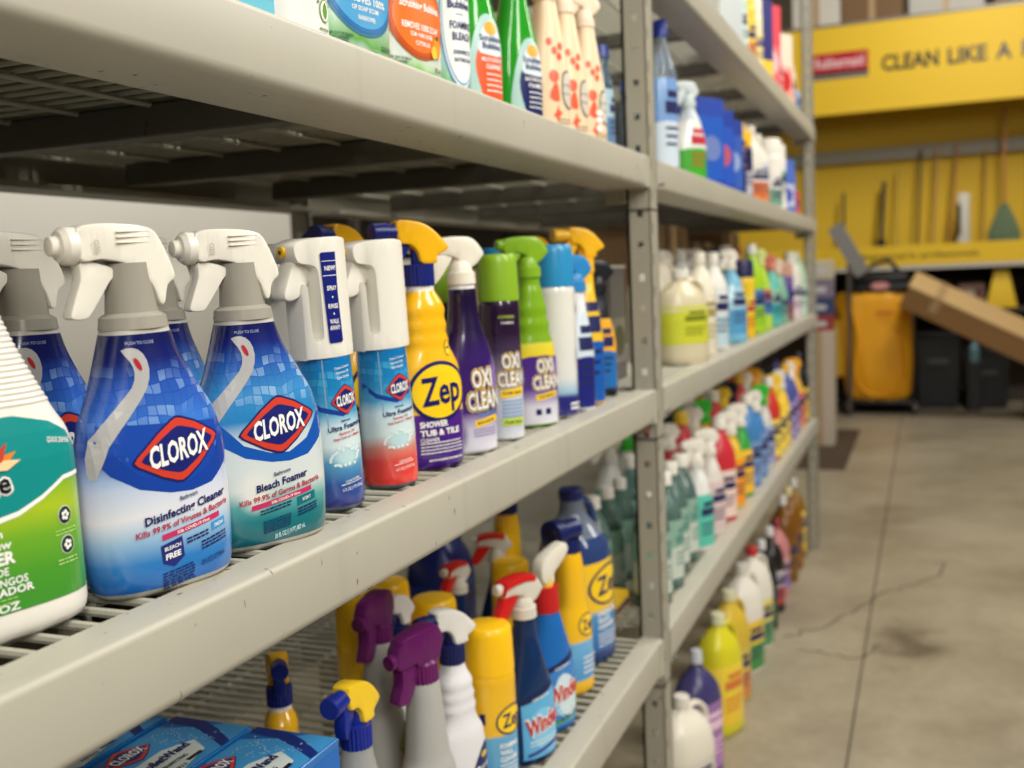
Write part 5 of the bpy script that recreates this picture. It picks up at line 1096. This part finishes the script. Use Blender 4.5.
# lower shelf of the far bay: a crowd of small bottles, four deep
PAL = [((222, 214, 206), (214, 190, 190), WHT), ((226, 226, 222), (90, 190, 170), WHT), ((226, 190, 60), (240, 150, 40), WHT), ((200, 50, 60), (236, 210, 200), WHT), ((60, 160, 60), (240, 190, 60), (60, 190, 60)), ((70, 130, 190), (120, 150, 200), (236, 240, 244)), ((210, 206, 200), (150, 160, 200), WHT), ((200, 60, 50), (240, 214, 90), (240, 230, 210)), ((236, 200, 50), (240, 210, 90), (246, 206, 50)), ((80, 90, 160), (170, 150, 200), (230, 230, 236)), ((230, 180, 80), (220, 120, 110), (236, 196, 60)), ((40, 40, 44), (230, 190, 60), (30, 30, 34))]
CN = ['pink-white', 'white and teal', 'orange and yellow', 'red and cream', 'green', 'light blue', 'grey-white', 'red and yellow', 'yellow', 'violet', 'amber and pink', 'black']
ROWN = ['front row', 'second row', 'third row', 'back row']; HN = ['white head', 'white head', 'yellow head', 'black and yellow head']
rr = random.Random(11); cache = {}
HC = {0: [WHT, WHT, WHT, (240, 240, 240)], 1: [WHT, (50, 180, 50), WHT, (240, 200, 50)], 2: [(240, 236, 226), (236, 180, 40), (34, 34, 50), (240, 170, 40)], 3: [(28, 28, 34), (30, 30, 34), (240, 200, 40), (36, 36, 40)]}
HNAME = {WHT: 'off-white', (240, 240, 240): 'bright white', (50, 180, 50): 'green', (240, 200, 50): 'yellow', (240, 236, 226): 'cream', (236, 180, 40): 'amber', (34, 34, 50): 'dark navy', (240, 170, 40): 'orange-yellow', (28, 28, 34): 'black', (30, 30, 34): 'dark', (240, 200, 40): 'bright yellow', (36, 36, 40): 'sooty'}
for r_ in range(3):
    n_i = 15
    for i in range(n_i):
        t_ = i / (n_i - 1); y = 2.98 + 2.64 * t_ + .03 * (r_ % 2)
        ci = [1, 0, 3, 2, 4, 5, 5, 6, 7, 8, 8, 9, 9, 10, 11][i] if r_ == 0 else (int(t_ * 9 + rr.random() * 3) % 12)
        hc = HC[min(3, int(r_ * .8 + t_ * 2.6))][(i * 3 + r_) % 4] if r_ or t_ > .45 else WHT
        k = (ci, hc, i % 3 == 2)
        h = (.345 + .03 * t_) if r_ else (.335 + .03 * t_)
        if k not in cache:
            kind = 'oval' if k[2] else 'spray'
            c_, l_, _ = PAL[ci]; cache[k] = generic(kind=kind, w=.095, d=.075, h=.29, c=c_, lc=l_, cap=hc, band=(.05, .5)); g = cache[k]
        else: g = copy_tree(cache[k])
        put(g, -.080 - .13 * r_, y, ZL, '%s bottle with %s top, %s in the %s, far lower shelf' % (CN[ci], HNAME[hc], ORD[i], ROWN[r_]), 'bottle', 'small bottles crowded on the far bay\'s lower shelf', rr.uniform(10, 40), s=h / .29)
for k, (x, y) in enumerate(((-.085, 2.46), (-.085, 2.60), (-.10, 2.74), (-.23, 2.82), (-.10, 2.86))):
    again(tq, x, y, ZL, 'pale teal bottle with white cap, %s beyond the near post on the lower shelf' % ORD[k], 'bottle', 'pale teal bottles just beyond the near post', 6, 1.12)
# large clear bottles close to the post on that shelf
# --- floor level
row(0.0, [
 ('white laundry jug with green label', -.10, 2.80, G(kind='jug', w=.20, d=.14, h=.34, c=(228, 222, 206), lc=(60, 130, 70), cap=WHT, lc2=(220, 216, 206), band=(.05, .5))),
 ('navy-purple bottle with lilac label', -.11, 3.06, G(kind='oval', w=.17, d=.13, h=.38, c=(64, 60, 110), lc=(176, 120, 190), cap=(200, 202, 210), lc2=(150, 110, 170), band=(.05, .6), tc=(236, 200, 226))),
 ('lemon yellow cleaner bottle', -.10, 3.36, G(kind='jug', w=.17, d=.13, h=.40, c=(214, 206, 40), lc=(246, 206, 50), cap=(226, 228, 190), lc2=(244, 214, 60), band=(.1, .6), tc=(220, 120, 60))),
 ('amber-yellow cleaner bottle', -.11, 3.62, G(kind='jug', w=.16, d=.12, h=.40, c=(210, 180, 60), lc=(214, 130, 60), cap=(226, 222, 190), lc2=(220, 190, 80), band=(.05, .5))),
 ('white bleach jug with green and yellow label', -.11, 3.90, G(kind='jug', w=.18, d=.13, h=.42, c=(230, 226, 214), lc=(50, 140, 70), cap=(226, 224, 214), lc2=(240, 206, 60), band=(.05, .5))),
 ('white bleach jug behind its twin', -.11, 4.16, G(kind='jug', w=.18, d=.13, h=.42, c=(230, 226, 214), lc=(70, 140, 90), cap=(200, 60, 60), lc2=(236, 220, 120), band=(.05, .5))),
 ('black bottle with green label', -.11, 4.42, G(kind='round', w=.13, d=.13, h=.38, c=(30, 34, 30), lc=(40, 90, 60), cap=(226, 226, 224), band=(.1, .5))),
 ('black bottle with white cap', -.11, 4.66, G(kind='round', w=.13, d=.13, h=.38, c=(34, 30, 30), lc=(180, 60, 60), cap=(230, 230, 228), lc2=(200, 190, 200), band=(.1, .5))),
 ('pink and violet bottle', -.11, 4.90, G(kind='oval', w=.13, d=.11, h=.36, c=(200, 130, 130), lc=(150, 120, 190), cap=(150, 60, 70), lc2=(230, 180, 190), band=(.1, .5))),
 ('dark amber bottle with white cap', -.11, 5.14, G(kind='round', w=.14, d=.14, h=.42, c=(120, 78, 20), lc=(130, 90, 30), cap=(236, 236, 232), band=(.1, .5))),
 ('dark amber bottle with cream cap', -.11, 5.36, G(kind='round', w=.14, d=.14, h=.42, c=(130, 84, 22), lc=(150, 100, 30), cap=(236, 226, 170), band=(.1, .5))),
 ('amber bottle with yellow label', -.11, 5.58, G(kind='round', w=.13, d=.13, h=.42, c=(140, 100, 34), lc=(226, 190, 60), cap=(230, 230, 226), lc2=(230, 200, 90), band=(.1, .6)))],
 'jugs and bottles on the floor under the rack', 'on the floor')
row(0.0, [
 ('grey pail with pale lid', -.30, 1.9, G(kind='can', w=.22, d=.22, h=.34, c=(120, 118, 112), lc=(150, 148, 140), cap=(214, 210, 200), name='pail')),
 ('dusky purple bottle', -.16, 1.95, G(kind='jug', w=.15, d=.12, h=.30, c=(110, 70, 90), lc=(150, 120, 140), cap=(214, 210, 200)))],
 'goods on the floor of the near bay', 'item on the floor beneath the near bay')

# ------------------------------------------------------------------ yellow display at the aisle's end
Y1 = mat('display_yellow', (240, 198, 38), .55); YD = 12.0
disp = empty('display_fixture', (.9, YD, 0), 0, 'tall yellow cleaning-tool display fixture closing the end of the aisle', 'display')
def dp_(name, x0, x1, y0, y1, z0, z1, m, bev=0): o = box(name, x0 - .9, x1 - .9, y0 - YD, y1 - YD, z0, z1, m, disp, bev, 1); return o
XL, XR = -1.7, 3.6
dp_('header_sign', XL, XR, 11.98, 12.03, 3.15, 4.075, Y1, .004)
dp_('header_edge', XL, XR, 11.97, 12.04, 4.075, 4.10, mat('steel_grey', (130, 128, 120), .4, .3))
dp_('back_panel', XL, XR, 12.9, 12.94, 1.70, 4.0, mat('display_yellow_back', (232, 190, 40), .6))
dp_('hanging_rail', XL, XR, 12.80, 12.86, 2.70, 2.84, mat('rail_grey', (150, 144, 124), .45))
dp_('shelf', XL, XR, 12.0, 12.9, 1.66, 1.70, mat('steel_grey', (130, 128, 120), .4, .3))
dp_('shelf_sign', XL, XR, 11.975, 12.0, 1.50, 1.715, Y1, .003)
dp_('shelf_edge', XL, XR, 11.96, 12.0, 1.455, 1.498, mat('edge_white', (206, 200, 186), .5))
dp_('low_shelf', XL, XR, 12.05, 12.9, .98, 1.02, mat('steel_dark', (72, 66, 56), .6))
dp_('low_back', XL, XR, 12.88, 12.92, .02, 1.66, mat('board_dark', (66, 50, 36), .8))
dp_('base', XL, XR, 12.3, 12.9, 0, .12, mat('steel_dark', (72, 66, 56), .6))
for x in (XL + .02, XR - .02): dp_('upright', x - .02, x + .02, 12.82, 12.90, 0, 4.1, mat('steel_dark', (72, 66, 56), .6))
ff = Flat((0, 11.979 - YD, 0), (1, 0, 0), (0, 0, 1)); p = Print(ff)
p.rect(-.60 - .9, -.015 - .9, 3.60, 3.80, ink((190, 24, 44)), .002); p.rect(-.60 - .9, -.015 - .9, 3.525, 3.575, ink((120, 116, 110)), .002); p.rect(-.60 - .9, -.015 - .9, 3.5755, 3.5995, IBLK, .002)
p.text('Rubbermaid', -.31 - .9, 3.70, .105, ink((240, 200, 200)), w=.50, bold=1.5, off=.005)
DK = ink((58, 50, 30))
p.build('logo', disp)
for a, x0, x1 in (('CLEAN', .115, .675), ('LIKE', .763, 1.133), ('A', 1.215, 1.365), ('PRO', 1.455, 1.87)):
    p = Print(ff); p.text(a, (x0 + x1) / 2 - .9, 3.635, .150, DK, w=x1 - x0, bold=1.6, off=.004); p.build('lettering', disp)
for a, x, w in (('Engineered', .12, .44), ('for', .42, .09), ('professionals', .78, .56)):
    p = Print(Flat((0, 11.974 - YD, 0), (1, 0, 0), (0, 0, 1))); p.text(a, x - .9, 1.605, .05, DK, w=w, bold=.5, off=.003); p.build('shelf_lettering', disp)
# cartons stored above the display
for x, w, h, c, lb in ((-.55, .5, .35, (214, 208, 196), 'pale carton on top of the display at the rack post'), (.02, .62, .42, (122, 92, 60), 'brown carton on top of the display'), (.75, .72, .4, (190, 186, 176), 'light grey carton on top of the display'), (1.6, .8, .45, (126, 98, 68), 'tan carton on top of the display at the picture\'s right')):
    t = empty('stock_carton', (x, 12.3, 4.10), 0, lb, 'carton', 'cartons on top of the display'); box('box', -w / 2, w / 2, -.25, .25, 0, h, mat('stock_%d' % c[0], c, .7, noise=.08, nscale=6), t, .004, 1); box('tape', -.03, .03, -.251, .251, 0, h + .001, mat('tape', (180, 150, 110), .4), t)
dp_('top_shelf', XL, XR, 12.03, 12.6, 4.06, 4.098, mat('steel_dark', (72, 66, 56), .6))
# tools hanging or standing on the shelf
def pole(name, x, z0, z1, c, r, label, cat, headw=0, x1=None, hc=None, y=12.6):
    t = empty(name, (x, y, z0), 0, label, cat, 'long-handled tools on the display'); bm = bmesh.new(); tube_bm(bm, (0, 0, .0), ((x1 if x1 is not None else x) - x, .12, z1 - z0), r, 10); from_bm('handle', bm, mat('pole_%d_%d_%d' % c, c, .5), t)
    if headw: box('head', -headw / 2, headw / 2, -.03, .03, 0, .10, mat('head_%d_%d_%d' % (hc or c), hc or c, .8), t, .01, 2)
for a in ((-.33, 1.70, 2.36, (70, 62, 44), .016, 'short dark brush handle nearest the rack', 'brush'), (.075, 1.70, 2.45, (44, 40, 30), .024, 'thick black broom handle in the middle of the panel', 'broom', .10, .11), (.46, 1.70, 2.78, (70, 60, 40), .014, 'long dark mop handle hanging from the rail', 'mop', 0, .50), (.62, 1.70, 2.78, (196, 150, 90), .013, 'pale wooden mop handle leaning left of the white brush', 'mop', 0, .68), (.78, 1.70, 2.8, (190, 130, 70), .014, 'reddish wooden broom handle leaning beside the white brush', 'broom', 0, .88), (.24, 1.70, 2.6, (206, 170, 60), .013, 'yellowish pole between the two dark handles', 'mop', .08, .27), (1.12, 1.70, 2.75, (186, 140, 70), .012, 'thin wooden pole right of the white brush', 'mop', 0, 1.17), (1.60, 1.70, 2.75, (120, 90, 60), .014, 'dark wooden pole at the picture\'s right border', 'broom', 0, 1.60)):
    nm = {'brush': 'brush', 'broom': 'broom', 'mop': 'mop'}[a[6]]; pole(nm, a[0], a[1], a[2], a[3], a[4], a[5], a[6], *(a[7:]))
t = empty('scrub_brush', (.93, 12.5, 1.70), 0, 'upright white scrub brush with dark bristle strip on the yellow shelf', 'brush')
box('back', -.065, .065, -.03, .03, 0, .56, mat('brush_white', (222, 216, 200), .5), t, .025, 3); box('bristles', -.075, -.03, -.05, -.028, .10, .44, mat('bristle', (60, 50, 36), .9), t, .006, 1)
t = empty('string_mop', (1.33, 12.5, 1.70), 0, 'grey-green string mop head with a wooden handle on the yellow shelf', 'mop', 'long-handled tools on the display')
bm = bmesh.new(); lathe_bm(bm, [(0, .155), (.10, .165), (.25, .11), (.36, .06), (.42, .035)], 30, ribs=1, rib=.12); from_bm('strands', bm, mat('mop_green', (110, 128, 98), .9, noise=.3, nscale=25), t); bm = bmesh.new(); tube_bm(bm, (0, 0, .4), (0, .05, 1.45), .016, 10); from_bm('handle', bm, mat('pole_190_130_70', (170, 112, 60), .5), t)
# under the display: dark bins and small goods
for i, (x, w, h, c, lb) in enumerate(((-1.05, .4, .30, (60, 66, 110), 'blue packs on the low display shelf beside the rack post'), (-.62, .26, .30, (150, 120, 130), 'pinkish packs on the low display shelf'), (.62, .34, .30, (60, 50, 44), 'dark packs on the low display shelf behind the cart'), (1.0, .26, .26, (160, 130, 110), 'beige packs on the low display shelf above the black bins'), (1.75, .4, .28, (90, 76, 60), 'brown packs on the low display shelf right of the yellow sign'))):
    t = empty('goods_pack', (x, 12.35, 1.02), 0, lb, 'pack', 'packs on the low display shelf')
    box('box', -w / 2, w / 2, -.15, .15, 0, h, mat('pack_%d' % i, c, .6), t, .01, 1); p = Print(Flat((0, -.151, 0), (1, 0, 0), (0, 0, 1))); p.rect(-w * .4, w * .1, h * .2, h * .7, ink((206, 196, 180)), .001); p.rect(w * .15, w * .4, h * .3, h * .8, ink((120, 60, 60)), .001); p.build('print', t)
for x, w, h, lb in ((.66, .42, .74, 'black plastic bin beside the janitor cart'), (1.12, .44, .56, 'black plastic bin under the leaning carton')):
    t = empty('storage_bin', (x, 11.9, 0), 0, lb, 'bin', 'black bins on the floor'); bl = mat('bin_black', (30, 30, 32), .35)
    bm = bmesh.new(); ring_loft(bm, [[(sx * w / 2 * k, sy * .24 * k, z) for sx, sy in ((-1, -1), (1, -1), (1, 1), (-1, 1))] for z, k in ((0, .84), (.02, .88), (h, 1.0))]); from_bm('body', bm, bl, t, smooth=False)
    box('lid', -w / 2 - .02, w / 2 + .02, -.26, .26, h, h + .05, bl, t, .015, 2); box('grip', -.10, .10, -.275, -.245, h * .62, h * .70, mat('bin_grip', (70, 72, 76), .4), t, .008, 1)
t = empty('spray_bottle', (1.0, 11.55, .5), 0, 'pale blue bottle glinting among the black bins', 'bottle')
bm = bmesh.new(); lathe_bm(bm, [(0, .05), (.14, .05), (.18, .02), (.24, .02)], 20); from_bm('body', bm, plastic((110, 150, 160), .3), t)
box('shelf_block', -.07, .07, -.06, .06, -.5, 0, mat('bin_black', (30, 30, 32), .35), t, .01, 1)
# long carton leaning on the low shelf
lc_ = empty('long_carton', (.92, 10.9, 1.10), 0, 'long tan carton leaning down to the right in front of the bins', 'carton')
v0 = Vector((.40, 0, 1.42)); v1 = Vector((2.10, 0, .54)); ln = (v1 - v0).length; ang = math.atan2(v1.z - v0.z, v1.x - v0.x)
b = box('box', 0, ln, -.30, .18, -.225, 0, mat('kraft_long', (150, 112, 68), .65, noise=.06, nscale=5), lc_, .003, 1); b.location = (.44 - .92, 0, 1.385 - 1.10); b.rotation_euler = (.30, -ang, 0)
b2 = box('lid', -.005, ln + .005, -.305, .185, -.012, .008, mat('kraft_lid', (206, 172, 120), .6), b, .002, 1)
box('tape', .25, .33, -.306, .186, -.15, .009, mat('tape', (180, 150, 110), .4), b)
leg = box('end_support', .5, .9, -.14, .14, -1.10, -.80, mat('kraft_long', (150, 112, 68), .65), lc_, .004, 1)
# wet-floor sign standing on the low shelf
t = empty('floor_sign', (1.28, 12.08, 1.02), 0, 'small yellow folding wet-floor sign above the leaning carton', 'sign')
for s in (-1, 1):
    b = plate('panel', [(-.15, 0), (.15, 0), (.065, .40), (-.065, .40)], .012, Y1, t, bev=.003, sub=1); b.location = (0, s * .05, .0); b.rotation_euler = (s * .12, 0, 0)
box('hinge', -.06, .06, -.02, .02, .385, .41, mat('sign_dark', (120, 96, 30), .6), t, .004, 1)

# janitor cart with hanging yellow bag
jc = empty('janitor_cart', (.1, 11.3, 0), 0, 'black janitor cart with a big hanging yellow bag in front of the display', 'cart')
YB = mat('bag_yellow', (236, 166, 22), .5, bump=.3, nscale=14)
bm = bmesh.new(); rings = []
for z, w, d, cx in ((.12, .18, .08, .02), (.14, .26, .14, .02), (.22, .305, .18, .015), (.45, .325, .20, .01), (.75, .335, .20, .0), (1.0, .34, .20, -.01), (1.14, .365, .205, -.02), (1.20, .355, .20, -.02), (1.24, .33, .18, -.02), (1.25, .28, .15, -.02)):
    f = Form([(0, w, d), (1, w, d)], 2.8); rings.append([(x * 1.06 + cx - .03, y + .012 * math.sin(x * 38 + z * 5) * (1 if y < 0 else 0), z) for x, y, _ in f.ring(.5, nt=48)])
ring_loft(bm, rings); from_bm('bag', bm, YB, jc, angle=80)
bm = bmesh.new(); path_tube(bm, curve_pts([(-.26, -.19, 1.12), (-.2, -.215, .8), (-.23, -.205, .45), (-.15, -.20, .26), (.02, -.20, .20), (.18, -.20, .28), (.25, -.20, .5), (.22, -.215, .85), (.27, -.19, 1.12)], 4, False), .012, 8); from_bm('bag_seam', bm, YB, jc)
box('side_pouch', -.46, -.33, -.12, .08, .38, .98, mat('pouch_yellow', (226, 178, 40), .55), jc, .04, 3)
bk_ = mat('cart_black', (26, 26, 28), .45)
box('top_tray', -.30, .33, -.20, .34, 1.25, 1.33, bk_, jc, .02, 2); box('tool_tray', -.26, .28, -.18, .1, 1.33, 1.43, bk_, jc, .03, 2)
box('deck', -.36, .36, -.16, .62, .10, .15, bk_, jc, .02, 2); box('rear_body', -.32, .34, .20, .60, .15, 1.25, mat('cart_grey', (50, 48, 46), .5), jc, .02, 2)
p = Print(Flat((0, -.205, 0), (1, 0, 0), (0, 0, 1))); p.ell(0.02, 1.31, .09, .035, ink((220, 150, 150)), .003, 20); p.build('badge', jc)
p = Print(Flat((0, -.225, 0), (1, 0, 0), (0, 0, 1))); p.rect(-.02, .14, 1.035, 1.055, ink((200, 90, 40)), .002); p.build('bag_lettering', jc)
for x, y in ((-.3, -.14), (.34, -.14), (-.3, .56), (.34, .56)):
    w = empty('caster', (x, y, .05)); w.parent = jc; lathe('wheel', [(-.016, .035), (-.014, .05), (.014, .05), (.016, .035)], bk_, w, n=24, axis='x'); lathe('hub', [(-.018, .018), (.018, .018)], mat('zinc', (150, 148, 138)), w, n=16, axis='x'); box('fork', -.024, .024, -.012, .012, 0, .06, mat('zinc', (150, 148, 138)), w)
bm = bmesh.new(); path_tube(bm, curve_pts([(-.2, .1, 1.42), (-.05, .02, 1.52), (.10, .0, 1.55), (.18, .02, 1.45)], 3, False), .022, 8); from_bm('strap', bm, bk_, jc)
# things between rack and cart
t = empty('sign_board', (-.17, 11.0, 1.68), 0, 'grey clipboard-like panel leaning left of the janitor cart', 'panel')
b = box('board', -.075, .075, -.012, .012, -.28, .28, mat('board_grey', (132, 130, 126), .4), t, .004, 1); b.rotation_euler = (0, -.5, 0); box('stand', -.02, .02, .0, .03, -1.68, -.1, mat('steel_dark', (72, 66, 56), .6), t)
t = empty('carton', (-.27, 9.3, 0), 0, 'plain beige carton on the floor between rack post and cart', 'carton')
box('box', -.13, .085, -.15, .15, 0, .98, mat('beige_card', (196, 182, 164), .6), t, .006, 1); box('tape', -.045, -.005, -.151, .151, 0, .981, mat('tape', (180, 150, 110), .4), t)
for k, (z, c, lb) in enumerate(((.98, (150, 60, 60), 'dark red packet on the beige carton'), (1.12, (50, 66, 110), 'blue packet stacked over the red one'), (1.26, (130, 120, 140), 'lilac-grey packet above the blue one'), (1.42, (206, 196, 170), 'cream packet topmost of the stack by the rack post'))):
    t = empty('packet', (-.27, 9.3, z), 0, lb, 'packet', 'packets stacked on the beige carton'); h = (.14, .14, .16, .16)[k]
    box('box', -.12, .085, -.10, .10, 0, h - .001, mat('packet_%d' % k, c, .5), t, .006, 1); p = Print(Flat((0, -.101, 0), (1, 0, 0), (0, 0, 1))); p.rect(-.09, .03, h * .3, h * .6, ink((206, 206, 210)), .001); p.build('print', t)
